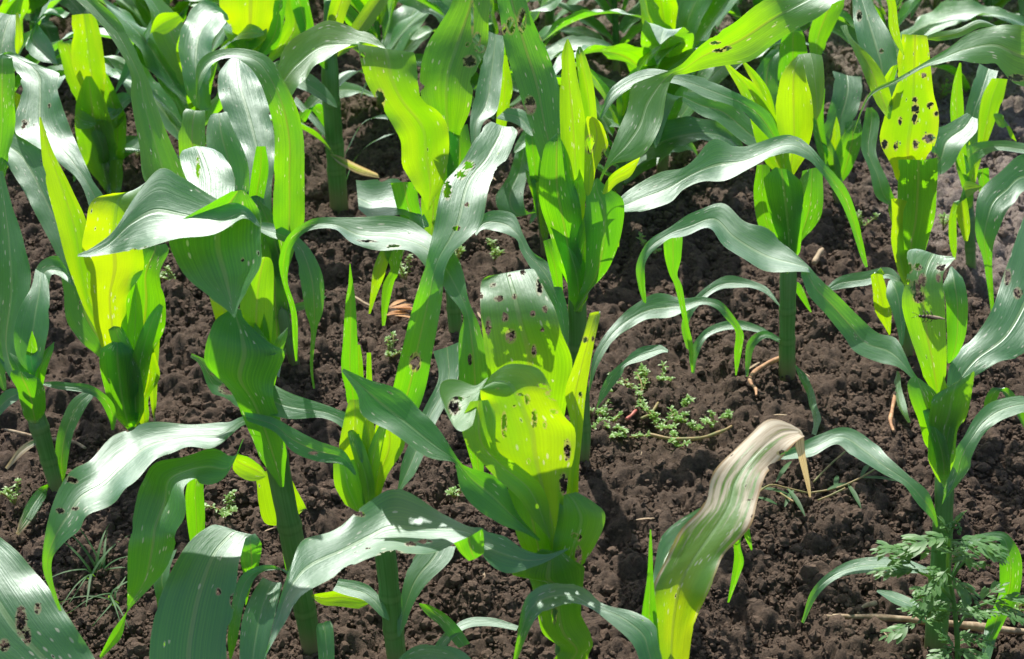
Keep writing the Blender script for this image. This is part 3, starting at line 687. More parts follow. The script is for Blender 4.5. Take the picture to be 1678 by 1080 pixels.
leaf(p, "962 642 966 652 .5, 972 583 984 592 .8, 1003 533 1015 549 1.2, 1048 495 1060 524 1.2, 1085 481 1100 519 1.2, 1120 488 1120 511 1.2, 1151 486 1150 500 1.1, 1178 492 1173 506 .9, 1198 512 1187 520 .4, 1218 545 1205 543 .2, 1216 573 1203 577 .1, 1207 615 1205 615", d0=0, label="lower leaf arching right over the bare soil")
leaf(p, "962 400 966 408 .6, 984 368 986 382 .8, 1003 340 1007 352 1, 1030 308 1050 346 1.2, 1080 284 1095 336 1.2, 1118 276 1120 310 1, 1140 260 1152 295 1.2, 1171 229 1190 295 1.2, 1218 237 1228 278 1.3, 1291 221 1285 251 1.3, 1325 237 1320 259 1.1, 1351 267 1343 281 .6, 1386 307 1371 320 .3, 1406 360 1390 360 .15, 1421 430 1410 420, 1421 438 1418 438", d0=-.02, label="long arching leaf hanging down to the right")
leaf(p, "975 668 980 670 .5, 985 637 998 642 .6, 1000 610 1019 614 .6, 1022 592 1026 600 1, 1045 571 1052 591 1.2, 1080 564 1083 579 1.2, 1095 573 1094 578", d0=0)
leaf(p, "1010 405 1020 405 .1, 1000 400 1015 402, 990 360 1015 362, 985 345 1008 340", d0=.03, tint=.3)

p = maize(650, 1095, "maize plant left of the front centre one with one long torn leaf pointing up right", "652 1095 16, 641 1000 17, 630 900 17, 612 840 17, 600 790 20, 597 740 14")
wrap(p, 604, 850, 700, 24, .4, d0=-.03)
leaf(p, "600 830 615 830 .3, 620 740 640 740 .2, 643 640 690 660 .15, 660 567 710 570 .2, 680 490 723 500 .25, 698 430 735 427 .6, 713 360 785 372 .9, 728 300 805 297 1.3, 765 255 830 257 1.3, 790 212 848 219 1.4, 805 200 840 206 2.2", d0=.02, cup=-.08, holes=[(680, 596, 8, 13), (765, 334, 4, 4), (733, 310, 6, 14), (750, 416, 5, 7), (755, 285, 8, 7), (748, 372, 6, 4), (768, 270, 8, 6)], label="long upright leaf, eaten away along its left edge")
leaf(p, "590 845 606 838 .2, 560 790 603 800, 555 740 608 740, 563 690 600 690, 572 655 590 655 .5", d0=-.02, tint=.65)
leaf(p, "600 840 618 832 .2, 608 780 634 780, 612 740 662 735, 615 700 660 690, 625 670 650 668", d0=-.01, tint=.55)
leaf(p, "572 838 602 838 .2, 549 800 592 792, 546 760 582 752 .4", d0=-.03, tint=.3, cup=.05)
leaf(p, "577 700 596 700 .2, 560 610 588 622, 562 560 586 560, 566 500 583 500, 571 460 578 460, 573 432 574 432", d0=.06)
leaf(p, "585 690 605 690 .2, 580 630 597 630, 581 590 594 590, 583 565 590 565", d0=.08, tint=.3)
leaf(p, "600 660 612 660 .1, 600 625 610 625, 601 578 608 578", d0=.1, tint=.3)
leaf(p, "588 765 600 750 .4, 570 712 582 690 .7, 530 685 545 668 .9, 467 685 480 646 .9, 400 671 430 619 .7, 370 655 385 606 .7, 345 643 360 598 .6, 328 600 335 588 .5, 312 585 314 579", d0=-.03, holes=[(428, 659, 7, 5), (375, 637, 14, 8), (357, 612, 12, 3)], dry=(0, .35, 0), label="leaf pointing left with a withered brown tip")
leaf(p, "578 785 588 770 .5, 562 762 562 738 .6, 520 756 520 722 .6, 480 740 478 700, 450 708 445 683, 405 690 400 675", d0=-.04, holes=[(513, 742, 7, 2.5)])
leaf(p, "645 802 660 812 .6, 665 740 690 757 .9, 690 680 716 690 1, 718 620 750 625 1, 710 575 755 560 .8", d0=.02)
leaf(p, "645 1047 662 1040 .4, 655 990 673 1000 .6, 665 940 697 960 .8, 680 910 737 920 1, 700 888 747 895 1.1", d0=-.02)
leaf(p, "635 1022 641 1010 .6, 600 987 615 968 1, 570 977 590 953, 545 967 555 948 1.2", d0=-.03)
leaf(p, "602 1000 606 975 .3, 560 994 562 967, 530 992 530 971, 510 979 511 974", d0=.03, tint=.5)
leaf(p, "685 1080 700 1085 .5, 700 1077 715 1082 .6, 725 1040 737 1052 1, 760 1014 765 1030 1.3, 800 1011 800 1026, 850 1025 846 1034 1.2", d0=-.03)
leaf(p, "690 984 684 995 .4, 727 1004 720 1026 .5, 752 1028 738 1047, 770 1055 752 1062", d0=.02)

p = maize(715, 1300, "small maize plant at bottom edge, only one broad grey green leaf in the frame", "715 1300 12, 712 1200 11")
leaf(p, "800 1140 790 1090 1, 745 1110 742 1062 1.3, 690 1105 690 1052 1.3, 650 1120 655 1076 1, 640 1140 640 1110", d0=-.02)
leaf(p, "705 1220 720 1220 .4, 660 1180 690 1170 .8, 600 1170 620 1130 1.1", d0=0)

p = maize(510, 1062, "maize plant left of centre with a dark funnel of broad leaves above a bare stalk", "511 1062 17, 500 1000 18, 478 880 19, 462 800 18, 447 720 19, 437 690 17, 425 660 13")
wrap(p, 432, 705, 560, 28, .1, d0=.0)
leaf(p, "378 525 392 515 .6, 345 488 405 475 .6, 305 455 427 437 .65, 278 400 428 390 .7, 290 365 426 350 .5, 340 335 412 325 .4, 380 313 400 312 .5", d0=-.11, cup=-.16, holes=[(395, 420, 3, 3.5)], label="broad cupped dark green leaf")
leaf(p, "446 800 478 796 .2, 424 745 470 740, 402 695 460 690, 380 650 450 655, 340 600 449 628 .2, 337 568 466 582 .3, 352 530 440 560 .6, 372 512 402 525 .8, 383 505 395 508", d0=-.035, cup=.069)
leaf(p, "392 600 440 600 .2, 392 540 446 540, 394 495 448 485, 404 455 449 445, 418 430 446 428 .3, 428 421 441 422", d0=.01, tint=.3)
leaf(p, "365 560 385 560 .1, 350 510 384 515, 338 465 375 480, 330 440 350 450 .4", d0=.01, tint=.6)
leaf(p, "375 560 462 592 .9, 380 525 440 560 1, 386 500 410 520 1.1", d0=-.02)
leaf(p, "330 420 350 400 .4, 275 340 325 345 .5, 237 295 305 290 .5, 227 235 275 220 .5, 214 160 254 165 .6, 212 115 238 120 .6, 170 45 202 43 .7, 125 0 160 0 .7, 100 -30 125 -35 1", d0=.04, cup=-.14, tint=.15, label="long slim leaf reaching up to the top left")
leaf(p, "420 380 432 360 .6, 397 362 403 334 .8, 350 386 360 327 1.1, 290 393 300 298 1.1, 240 404 262 279 1, 205 407 222 318 .9, 172 417 188 378 1, 148 421 155 405 1.2, 127 420 128 417", d0=-.03, cup=-.05, label="broad pale leaf lying level, tip curled at the left")
leaf(p, "330 360 383 350 1, 305 330 384 325 1.2, 300 290 384 292 1.3, 292 246 362 250 1.4, 290 241 350 243 2", d0=.05, holes=[(325, 277, 3, 16)], cup=.08)
leaf(p, "385 420 425 420 .2, 385 360 425 360, 378 325 412 325 .3, 383 312 396 312 .6", d0=.09, tint=.6)
leaf(p, "425 702 420 683 .4, 395 706 400 675 .7, 350 737 370 688 1, 300 736 320 692 1.3, 255 756 235 695 1.3, 215 802 187 711 1.3, 190 822 145 750 1.2, 145 843 115 778 1, 130 868 92 813 .8, 105 890 77 863 .5, 86 915 69 920 .3, 86 950 77 955 .3, 101 1002 96 1000", d0=-.02, cup=-.06, tint=.05, label="long glossy leaf arching left and hanging, its edge chewed", holes=[(118, 787, 8, 4), (98, 836, 6, 4), (122, 830, 6, 3)])
leaf(p, "400 727 398 713 .5, 365 787 385 743 .7, 330 791 347 735 1, 320 786 300 748 1.2, 302 802 250 760 1.3, 306 842 231 790 1, 289 872 217 850 .6, 286 897 211 900 .3, 266 942 209 960 .2, 213 997 208 992 .3, 206 1015 207 1003, 197 1047 184 1035, 165 1080 163 1075", d0=-.04, label="hanging leaf with a pinched twist near its tip")
leaf(p, "335 745 330 735 .5, 334 800 306 795 .2, 336 850 305 840, 333 880 310 880, 320 897 315 897", d0=.05, tint=.05)
leaf(p, "460 865 466 860 .2, 433 856 497 836, 423 820 501 832, 419 787 482 792, 405 772 470 770 .5", d0=.024, cup=.04, tint=.5)
leaf(p, "432 790 438 770 .1, 400 785 410 750, 381 770 395 745, 385 750 392 742", d0=-.04, tint=.5)
leaf(p, "495 1000 505 1000 .2, 470 940 480 925, 462 900 470 890 .4", d0=.03)

p = maize(330, 1290, "maize plant at bottom left edge with broad smooth blue green leaf and folded tip", "330 1290 16, 325 1180 15")
leaf(p, "255 1200 378 1200 .4, 244 1085 372 1085 .6, 256 1000 380 1010 .7, 278 940 387 960 .9, 308 895 394 912 1.2, 345 864 412 880 1.4, 360 862 418 872 1.8",
     ("402 882 418 874 .8, 395 912 428 888 .1, 398 935 428 905, 400 952 423 930, 402 975 412 960, 402 992 404 990", .15), d0=0, cup=-.07, holes=[(357, 968, 4, 6), (381, 983, 5, 10)], label="broad pale blue green leaf with a bright folded tip")
leaf(p, "393 1150 440 1140 .5, 392 1080 436 1080 .6, 397 1020 450 1010 .8, 412 975 461 965 1.2, 430 945 463 955 1.4", d0=.02)
leaf(p, "520 1150 545 1150 .3, 522 1080 548 1080 .5, 518 1030 545 1023 .9, 522 1022 535 1018 1.3", d0=.05)
leaf(p, "270 1080 285 1080 .2, 258 990 280 980 .5, 252 950 278 935 .9, 270 905 290 900 1", d0=.1)
leaf(p, "370 1080 385 1080 .2, 378 1000 400 990 .5, 395 945 425 940 1, 440 925 470 935 1.1, 470 940 478 950 1", d0=.08)

p = maize(-40, 1330, "maize plant cut off at bottom left corner, one wide holed leaf in view", "-40 1330 16, -40 1200 14")
leaf(p, "60 1220 210 1190 .6, 0 1100 157 1082 .8, -60 1050 112 1010 .9, -90 1000 62 940 1, -100 940 6 883 1.2, -120 900 -60 850 1.4", d0=0, cup=-.05, holes=[(62, 998, 5, 8), (34, 1018, 8, 20), (44, 1042, 5, 12), (5, 1055, 7, 9)], tint=.05)

p = maize(238, 705, "maize plant at left with a glowing yellow inner leaf and tall pointed leaf", "231 705 17, 217 650 17")
wrap(p, 222, 705, 520, 32, .3, d0=-.045)
leaf(p, "205 655 216 645 .1, 175 587 203 582 .1, 158 540 209 535, 150 490 208 487, 139 440 234 445, 136 395 232 400, 143 360 230 362 .2, 148 336 232 330 .4, 160 322 236 310 1.2, 185 316 242 300 2", d0=-.02, cup=-.06, tint=.95, holes=[(219, 405, 5, 6)], label="glowing yellow green inner leaf")
leaf(p, "190 630 202 610 .3, 150 577 190 562 .3, 112 532 165 500 .4, 104 470 152 450 .5, 93 420 132 400 .7, 63 360 112 350 .8, 31 300 77 270 1, 0 257 55 233 1.2, -40 232 10 217 1.4, -80 235 -50 205 1.6", d0=.02, cup=-.1, label="wide leaf bending out of the left edge")
leaf(p, "160 562 175 552 .2, 124 470 152 470 .2, 93 370 146 380 .2, 74 290 118 310 .25, 67 240 88 250 .3, 64 192 67 192", d0=.0, cup=-.12, tint=.55, label="tall narrow pointed bright leaf")
leaf(p, "195 680 225 675 .2, 192 610 240 600, 196 550 268 543 .2, 205 500 271 495, 213 455 262 448, 228 410 277 412 .5, 235 400 272 400 1", d0=-.03, cup=-.1)
leaf(p, "224 702 250 700 .1, 226 662 243 655, 228 620 262 618, 228 590 256 588, 232 563 248 560", d0=-.02, tint=.6)
leaf(p, "195 705 232 705 .2, 175 655 229 650, 163 592 228 600, 166 560 220 560 .3", d0=-.045, cup=.15)
leaf(p, "250 690 255 690 .2, 236 560 262 555, 240 520 268 530", d0=.02, tint=.5)
leaf(p, "175 420 192 415 .5, 150 350 176 335 .7, 128 295 150 290 1, 80 255 126 235 1.2, 25 215 106 185 1.3, 35 150 94 145 1.3, 28 120 96 118 1.4, 12 92 63 105 1.5, -10 95 10 85 1, -30 150 -5 130 .4", d0=.10, cup=-.10, holes=[(40, 196, 5, 4), (37, 204, 3, 4), (80, 170, 3, 3)], label="wide glossy twisted leaf leaning left")
leaf(p, "-30 340 0 330 .3, -20 240 22 220 .3, -20 160 24 165 .3, -20 110 24 130 .35, -15 92 20 95 1", d0=.22, tint=.1)

p = maize(97, 812, "maize plant at left edge with pale green bare lower stalk", "96 812 11, 76 740 14, 52 660 16, 38 625 14")
wrap(p, 52, 700, 580, 26, -.25, d0=-.01)
leaf(p, "50 622 62 612 .3, 25 577 72 580 .4, 27 520 82 525 .7, 50 470 80 470 1.2, 58 440 75 450 1.3", d0=-.01)
leaf(p, "15 642 47 622 .7, -10 560 28 570, -15 480 50 470, -10 400 40 400, -5 330 18 330, -8 280 5 280", d0=-.01, cup=-.05)
leaf(p, "43 700 74 692 .1, 30 650 74 640, 10 600 60 615", d0=-.03, cup=.15)
leaf(p, "66 622 68 635 1, 110 627 110 639 1, 150 632 147 646 .7, 181 655 165 660 .3, 191 680 180 690 .1, 187 705 182 705", d0=0)
leaf(p, "98 797 108 792 .3, 90 750 112 750 .4, 96 705 122 705 .6, 114 660 140 668 .8, 140 640 158 645 1.2", d0=0)
leaf(p, "84 800 77 788 .8, 66 830 52 813 .6, 46 860 35 845 .4, 29 877 27 872", d0=0, dry=(-.2, .6, .1))
leaf(p, "70 722 68 715 .8, 40 742 36 730 1, 12 770 8 766 .5", d0=0, dry=(.3, .8, .2))
leaf(p, "40 650 35 635 .8, 15 665 10 640 1, -10 690 -15 670 .7", d0=-.01)
leaf(p, "-5 640 20 640 .4, -40 560 0 560, -60 480 -10 480, -70 400 -20 400", d0=0)
leaf(p, "75 500 80 515 .8, 60 440 85 450 .9, 95 420 122 470 1, 118 465 124 472 1", d0=.12)

p = maize(483, 597, "maize plant behind the dark funnel one, with a wide shining leaf and green arching leaf", "483 597 9, 465 520 11, 455 440 11")
wrap(p, 458, 470, 330, 26, .1, d0=.0)
leaf(p, "425 420 446 410 .4, 408 325 445 310 .8, 396 260 452 262 1.1, 376 205 447 205 1.3, 357 150 433 150 1.3, 362 105 417 110 1.4, 375 90 407 93 1.8", d0=.0, cup=.08, label="broad leaf with a white shine")
leaf(p, "450 445 490 430 .2, 448 360 499 360 .2, 448 290 499 290 .2, 450 232 498 235 .3, 442 182 488 180 .3, 427 137 468 138 .4, 405 107 440 93 .8, 375 96 395 78 1.3, 350 105 350 84 1.4, 336 125 325 105 1, 325 152 321 130 .6, 323 172 321 168", d0=-.05, cup=-.1, tint=.1, label="arching leaf, bright green against the light")
leaf(p, "300 345 330 345 .2, 294 260 336 260 .3, 293 215 336 215 .4, 300 184 336 183 .9, 305 178 335 180 1.8", d0=-.02, tint=.2)
leaf(p, "352 345 405 335 .4, 342 270 408 275 .5, 337 220 388 220 .8, 342 192 376 188 1.2, 350 185 370 184 1.8", d0=-.03)
leaf(p, "450 620 462 615 .2, 438 560 471 560, 429 480 470 480, 427 420 467 420, 432 388 456 386 .6", d0=-.01)
leaf(p, "398 352 398 367 1, 427 361 430 386 1.2, 465 373 458 394 1.3, 500 398 480 406 1, 523 435 487 437 .6, 531 470 494 470 .4, 529 510 501 512 .3, 519 542 509 542 .2, 513 600 508 600, 516 637 513 637", d0=-.03, label="grey leaf hanging at the right of the plant")
leaf(p, "433 516 436 526 .6, 480 499 482 512, 510 491 512 503, 535 485 534 488", d0=0, tint=.3)
leaf(p, "400 410 425 410 .2, 405 340 430 340, 413 280 440 280, 420 240 435 240", d0=.05)

p = maize(185, 322, "maize plant upper left with frayed top on its yellow central leaf", "185 322 7, 177 260 9, 162 200 11")
wrap(p, 170, 280, 190, 20, .5, d0=-.01)
leaf(p, "155 215 167 215 .1, 140 160 171 160, 118 105 173 110, 117 60 166 60, 118 25 155 22 .3", d0=0, tint=.9, dry=(-.4, .25, 0), label="yellow leaf with frayed top")
leaf(p, "168 318 190 318 .1, 132 250 192 245, 122 190 180 190, 130 150 165 150, 140 125 150 125", d0=-.01, tint=.35)
leaf(p, "176 310 196 300 .2, 176 210 208 205, 165 140 182 135, 158 112 166 108", d0=.01, tint=.2)
leaf(p, "160 222 168 212 .2, 117 150 147 140, 95 80 127 80, 96 68 118 65 1", d0=.02, tint=.4)
leaf(p, "157 205 165 190 .8, 137 125 163 130 .9, 115 85 142 85 1.2, 97 72 115 64 1.5", d0=-.01)
leaf(p, "160 190 165 202 1, 180 165 190 192 1.3, 204 151 214 168 1.4, 216 160 215 168 1", d0=-.01)
leaf(p, "165 235 172 225 .1, 175 225 200 200, 190 200 208 185", d0=.02, tint=.7)
leaf(p, "172 282 180 292 .6, 193 245 200 264, 218 228 226 246 1, 235 215 240 225", d0=0)
leaf(p, "185 330 196 325 .1, 178 290 201 290, 182 263 199 262", d0=-.02, tint=.5)
leaf(p, "183 162 188 155 .5, 197 125 218 112 .7, 214 80 242 70 .8, 235 55 250 40 .9, 252 22 268 20 .6", d0=.03)
leaf(p, "243 60 250 50 .1, 258 25 275 55 , 288 20 300 32", d0=.08, tint=.4)
leaf(p, "155 210 160 195 .3, 128 210 140 185, 122 195 128 180", d0=-.03, tint=.5)
leaf(p, "90 110 98 100 .8, 55 95 80 62 1.1, 42 75 62 35 1.3, 60 40 85 15 1.3, 78 15 105 30 1, 100 12 115 22", d0=.06, label="crumpled grey leaf")

p = maize(-50, 470, "maize plant mostly outside the left edge, its grey upper leaf showing", "-50 470 12, -50 400 12, -50 300 10")
leaf(p, "-60 400 -30 400 .2, -40 300 8 290 .3, -20 200 28 210 .3, -15 130 22 150 .6, -25 90 25 95 .9, -10 40 24 60 1.2, 0 22 34 22 1.4", d0=0)
leaf(p, "-50 350 -30 350 .2, 10 240 30 240 .2, 20 190 35 195, 24 150 38 160", d0=.05, tint=.6)
leaf(p, "24 95 36 80 .1, 25 60 38 62, 26 22 30 20 .5", d0=.05, tint=.6)

p = maize(555, 328, "maize plant upper centre left with smooth straight bare stalk", "555 328 15, 549 250 15, 542 150 14, 540 90 14, 538 0 12")
leaf(p, "548 242 551 232 .6, 512 202 516 190 1, 480 167 485 157 1.1", d0=-.01)
leaf(p, "560 262 565 255 .8, 590 207 596 200 1, 625 188 629 194 1.2, 636 192 635 197", d0=0)
leaf(p, "558 320 562 315 .4, 575 272 580 265 .8, 600 240 605 237 1, 630 221 648 218", d0=-.01)
leaf(p, "540 250 542 256 .3, 560 257 560 271, 590 271 590 286, 618 284 622 292", d0=-.02, dry=(.3, .5, .3), tint=.9, label="thin yellowing leaf")
leaf(p, "530 120 542 110 .2, 495 60 520 60, 480 20 510 20, 470 -20 500 -20", d0=.0)
leaf(p, "538 100 552 100 .2, 535 40 562 40, 545 -10 580 -10", d0=.01, tint=.6)
leaf(p, "548 90 560 95 .4, 565 60 580 75 .5, 590 20 615 35 .5, 620 -20 640 -5", d0=.03, tint=.6)
leaf(p, "545 230 555 235 .2, 510 180 525 170, 490 190 500 200", d0=.0)

p = maize(415, 335, "maize plant upper left of centre whose glowing leaf is cut by the top edge", "415 335 10, 412 200 13, 407 90 14")
wrap(p, 410, 170, 70, 26, .4, d0=.0)
leaf(p, "402 88 420 88 .1, 378 50 440 60, 362 25 457 25, 360 -20 460 -20, 368 -60 440 -60", d0=.02, tint=.85)
leaf(p, "395 88 415 84 .8, 372 62 436 62 1, 362 38 435 30 1.2", d0=-.03, cup=-.2)
leaf(p, "380 48 368 8 1.2, 372 38 335 -2 1.4, 350 72 305 25 1.3, 346 110 293 70 1.1, 347 160 297 110 .5, 346 180 305 150 .2, 332 182 318 174", d0=-.02, label="grey leaf folding down at the left")
leaf(p, "410 110 425 100 .2, 440 50 457 70, 450 0 470 0", d0=0)
leaf(p, "430 110 445 105 .3, 465 40 498 55, 455 -10 495 -10", d0=.02, tint=.3)

p = maize(750, 560, "maize plant upper centre with a wavy bright leaf torn at its left edge", "748 560 11, 742 480 12, 737 400 12")
wrap(p, 735, 430, 290, 28, .2, d0=.0)
leaf(p, "690 348 712 342 .1, 684 315 726 300 .1, 660 275 736 245 .15, 655 227 729 195 .2, 628 182 690 150 .2, 600 137 684 120 .3, 591 100 681 95 .5, 586 72 678 84 .8",
     ("586 68 635 83 1.3, 560 86 603 51 1.3, 520 102 535 36 1.3, 495 132 480 70 1.1, 478 158 455 100 .7, 465 167 450 122 .4", .13),
     d0=-.04, cup=-.08, tint=.55, holes=[(622, 165, 7, 15), (610, 170, 4, 6), (585, 107, 6, 8), (595, 90, 4, 4)], label="wavy bright green leaf, torn at left, tip turned over grey")
leaf(p, "720 330 745 320 .1, 718 230 752 230 .2, 692 165 770 180 .3, 688 123 780 120 .5, 697 80 798 75 .6, 722 38 801 35 .4, 740 5 803 0, 745 -40 800 -40 .6, 760 -80 790 -80 1", d0=.02, cup=-.06, holes=[(782, 62, 5, 9), (787, 78, 8, 6), (770, 100, 9, 9), (766, 72, 3, 4), (774, 30, 2, 30)], tint=.15, label="tall broad leaf with ragged holes")
leaf(p, "735 325 770 290 .3, 732 270 776 260, 735 215 766 203 .5", d0=.0)
leaf(p, "700 380 705 360 .8, 680 372 662 300 .9, 663 356 640 290 1.1, 620 362 612 297 1.3, 588 345 583 293 1.2", d0=-.04, label="pale glossy lower leaf hanging left")
leaf(p, "685 385 695 370 .2, 655 352 686 330, 640 300 682 300", d0=-.02)
leaf(p, "640 375 665 370 .2, 624 410 641 415, 612 440 631 450, 607 482 618 482, 604 514 607 514", d0=-.05, tint=.6)
leaf(p, "660 372 682 375 .2, 630 410 662 412, 640 440 652 450, 628 465 646 462, 625 500 636 505, 626 534 631 533", d0=-.05, tint=.2)
leaf(p, "775 270 785 255 .6, 770 200 790 205 1, 780 150 815 180 1.1, 790 100 825 100 1, 800 50 826 60", d0=.06)
leaf(p, "745 400 752 390 .3, 765 350 785 350, 770 310 800 310 .6", d0=.02)
leaf(p, "700 400 712 400 .3, 690 340 730 340, 695 290 725 285", d0=-.03, tint=.3)

p = maize(893, 402, "short maize plant behind the tall centre one with dark curled leaves", "893 402 7, 886 330 9, 880 290 10")
wrap(p, 884, 360, 280, 16, .3, d0=.0)
leaf(p, "875 352 880 345 .3, 830 355 862 345 .5, 812 325 858 315 1, 835 285 870 265 1, 850 225 872 225 .8", d0=-.02, tint=.05)
leaf(p, "880 370 895 365 .2, 870 300 890 310, 861 240 886 260, 862 213 880 218 .9", d0=0)
leaf(p, "872 228 878 215 1, 845 202 860 183, 813 192 832 176 1.3", d0=-.01)
leaf(p, "888 400 900 395 .1, 882 340 900 330, 878 300 900 290", d0=-.02, tint=.4)
leaf(p, "808 260 820 260 .1, 815 170 835 175, 815 110 840 140, 818 90 830 90", d0=.08, tint=.4)

p = maize(1375, 335, "maize plant with dark blue green leaves tucked behind the lone right of centre plant", "1375 335 9, 1368 270 10")
wrap(p, 1370, 310, 220, 18, .2, d0=.0)
leaf(p, "1350 282 1380 275 .5, 1345 230 1374 235, 1355 190 1402 190 .6, 1365 150 1413 150 .9, 1364 117 1412 124 1.3", d0=0)
leaf(p, "1330 110 1345 100 .2, 1325 62 1357 65, 1333 30 1372 30, 1340 0 1386 0, 1345 -30 1380 -30", d0=.05, tint=.1)
leaf(p, "1330 210 1345 205 .2, 1280 150 1328 150, 1276 100 1325 100, 1282 60 1318 60, 1295 45 1310 45 .8", d0=.05)
leaf(p, "1345 270 1360 270 .3, 1330 200 1350 200, 1335 150 1352 145", d0=0)
leaf(p, "1370 300 1385 300 .2, 1380 240 1412 235, 1385 200 1410 195 .8", d0=.02)
leaf(p, "1240 200 1275 195 .4, 1232 140 1280 140, 1245 105 1280 95 .7, 1265 80 1300 75 1", d0=.02)

p = maize(1485, 580, "maize plant upper right with straight cut off top on its yellow leaf", "1487 580 10, 1487 500 12, 1487 440 14, 1490 390 12")
wrap(p, 1490, 480, 330, 24, .4, d0=-.02)
leaf(p, "1475 330 1505 325 .1, 1462 275 1515 265, 1443 235 1532 235, 1447 200 1539 190, 1463 155 1529 150, 1471 100 1524 100, 1477 70 1520 65, 1478 56 1519 58 .4", d0=0, cup=.05, tint=.85,
     holes=[(1499, 162, 4, 4), (1500, 177, 5, 8), (1499, 194, 4, 8), (1524, 172, 5, 5), (1535, 187, 5, 4), (1450, 237, 5, 6), (1468, 240, 3, 6), (1513, 122, 4, 4), (1475, 198, 3, 6), (1522, 226, 9, 7), (1456, 176, 3, 4), (1500, 237, 4, 8)], label="yellow green leaf cut off square at the top, with holes")
leaf(p, "1450 200 1466 190 .2, 1423 140 1462 162 .3, 1403 90 1441 112 .7, 1379 48 1397 62 .9, 1378 42 1388 40 1.2", d0=-.01, tint=.45)
leaf(p, "1440 190 1465 180 .6, 1420 110 1470 110 .7, 1402 60 1468 80 1, 1398 20 1440 20 1.2, 1395 -20 1420 -20", d0=.04, holes=[(1408, 25, 4, 8), (1445, 82, 3, 4)])
leaf(p, "1465 345 1480 335 .4, 1435 322 1467 325, 1425 280 1452 290 .9, 1411 240 1436 250 .9, 1417 190 1441 195 .7, 1420 176 1430 176", d0=.01)
leaf(p, "1478 465 1500 460 .1, 1464 400 1521 400, 1470 360 1531 355, 1472 300 1536 300, 1472 262 1536 258 .2", d0=-.035, cup=.069, tint=.1)
leaf(p, "1478 472 1492 465 .05, 1461 400 1481 400, 1462 360 1480 355, 1460 325 1487 330", d0=-.045, tint=.75)
leaf(p, "1515 287 1530 295 .3, 1527 245 1560 272 .5, 1530 213 1577 242 1, 1560 198 1600 216 1.2, 1585 184 1602 195 1.3", d0=-.03, cup=-.15, holes=[(1530, 257, 8, 6)])
leaf(p, "1490 480 1484 466 .8, 1455 457 1458 439 1.2, 1420 467 1415 446 1.2, 1380 472 1375 454 1, 1360 477 1355 470", d0=0)
leaf(p, "1447 455 1452 445 .8, 1428 450 1444 438 .1, 1430 475 1452 470, 1434 510 1461 500, 1449 535 1460 535, 1457 549 1459 548", d0=-.02, tint=.6)
leaf(p, "1443 470 1475 448 1.2, 1458 500 1484 478 .9, 1470 540 1484 530 .5, 1475 570 1480 565", d0=-.02)
leaf(p, "1478 92 1483 88 .2, 1458 50 1473 45, 1455 10 1468 5, 1445 -15 1460 -20", d0=-.02, tint=.55)
leaf(p, "1516 70 1515 55 .5, 1570 62 1568 47 .8, 1612 44 1605 32 1, 1650 60 1640 45", d0=.03, tint=.4)
leaf(p, "1445 145 1465 135 .1, 1448 130 1466 128, 1460 110 1472 105", d0=.02, tint=.5)
leaf(p, "1466 612 1476 605 .1, 1465 640 1479 640, 1472 670 1486 670, 1489 692 1493 692", d0=-.06, tint=.3)

p = maize(1592, 457, "slender maize plant upper right with narrow spear shaped leaf", "1592 457 8, 1589 380 9, 1586 300 11")
wrap(p, 1588, 350, 260, 16, .4, d0=.0)
leaf(p, "1578 300 1592 300 .1, 1563 240 1583 240 .2, 1557 180 1580 180 .2, 1561 140 1577 140, 1572 103 1575 103", d0=0, tint=.2, label="narrow spear shaped leaf")
leaf(p, "1583 300 1602 290 .4, 1580 200 1606 200 .6, 1590 150 1626 150 1, 1605 104 1636 115 1.4", d0=.02)
leaf(p, "1600 262 1612 250 .2, 1607 170 1641 170, 1625 128 1651 130", d0=.03, tint=.5)
leaf(p, "1625 195 1632 180 .5, 1640 210 1645 190 .5, 1654 207 1642 190 .2, 1666 232 1656 226", d0=.0, tint=.4)
leaf(p, "1580 277 1587 292 .3, 1584 240 1600 267 .5, 1630 231 1630 247 1.2, 1680 234 1680 252 1.3", d0=-.01, tint=.2)
leaf(p, "1595 380 1600 380 .2, 1605 330 1622 330, 1600 280 1620 275", d0=.01)
leaf(p, "1580 370 1586 360 .2, 1565 330 1580 325 .5, 1555 360 1568 352 .1, 1556 400 1568 400, 1563 425 1566 425", d0=.0, tint=.5)

p = maize(1775, 650, "maize plant standing outside the right edge whose long leaves reach into the frame", "1775 650 12, 1775 550 12, 1765 420 12")
leaf(p, "1760 360 1740 280 1, 1690 312 1678 256 1.3, 1662 332 1635 287 1.2, 1647 352 1608 309 1, 1638 375 1599 343 .6, 1628 402 1599 385 .3, 1626 440 1612 430 .2, 1629 510 1622 500, 1627 523 1625 521", d0=-.02, label="ribbed leaf hanging in from the right edge")
leaf(p, "1608 312 1610 300 .5, 1573 332 1580 299 .4, 1567 352 1586 335 .2, 1572 375 1590 370, 1580 395 1586 395", d0=.0, tint=.55)
leaf(p, "1800 260 1795 180 .6, 1730 160 1735 65 .7, 1665 137 1672 41 .5, 1630 106 1632 39 .9, 1585 101 1586 56 1.3, 1545 105 1550 81 1.3, 1515 111 1515 102 1, 1470 136 1470 128 .6, 1425 160 1424 154, 1398 222 1397 220", d0=.0, tint=.3, cup=-.08, holes=[(1668, 127, 14, 5)], label="big leaf tapering to a long thin tip at the left")
leaf(p, "1650 560 1660 552 .5, 1690 500 1720 520 .8, 1760 470 1775 500 1", d0=0)

p = maize(1650, 760, "small maize plant at the right edge, mostly behind the leaf of its neighbour", "1700 770 8, 1700 720 8")
leaf(p, "1700 740 1706 745 .3, 1640 640 1665 650 .6, 1615 650 1640 640 .3, 1612 690 1622 700", d0=0)
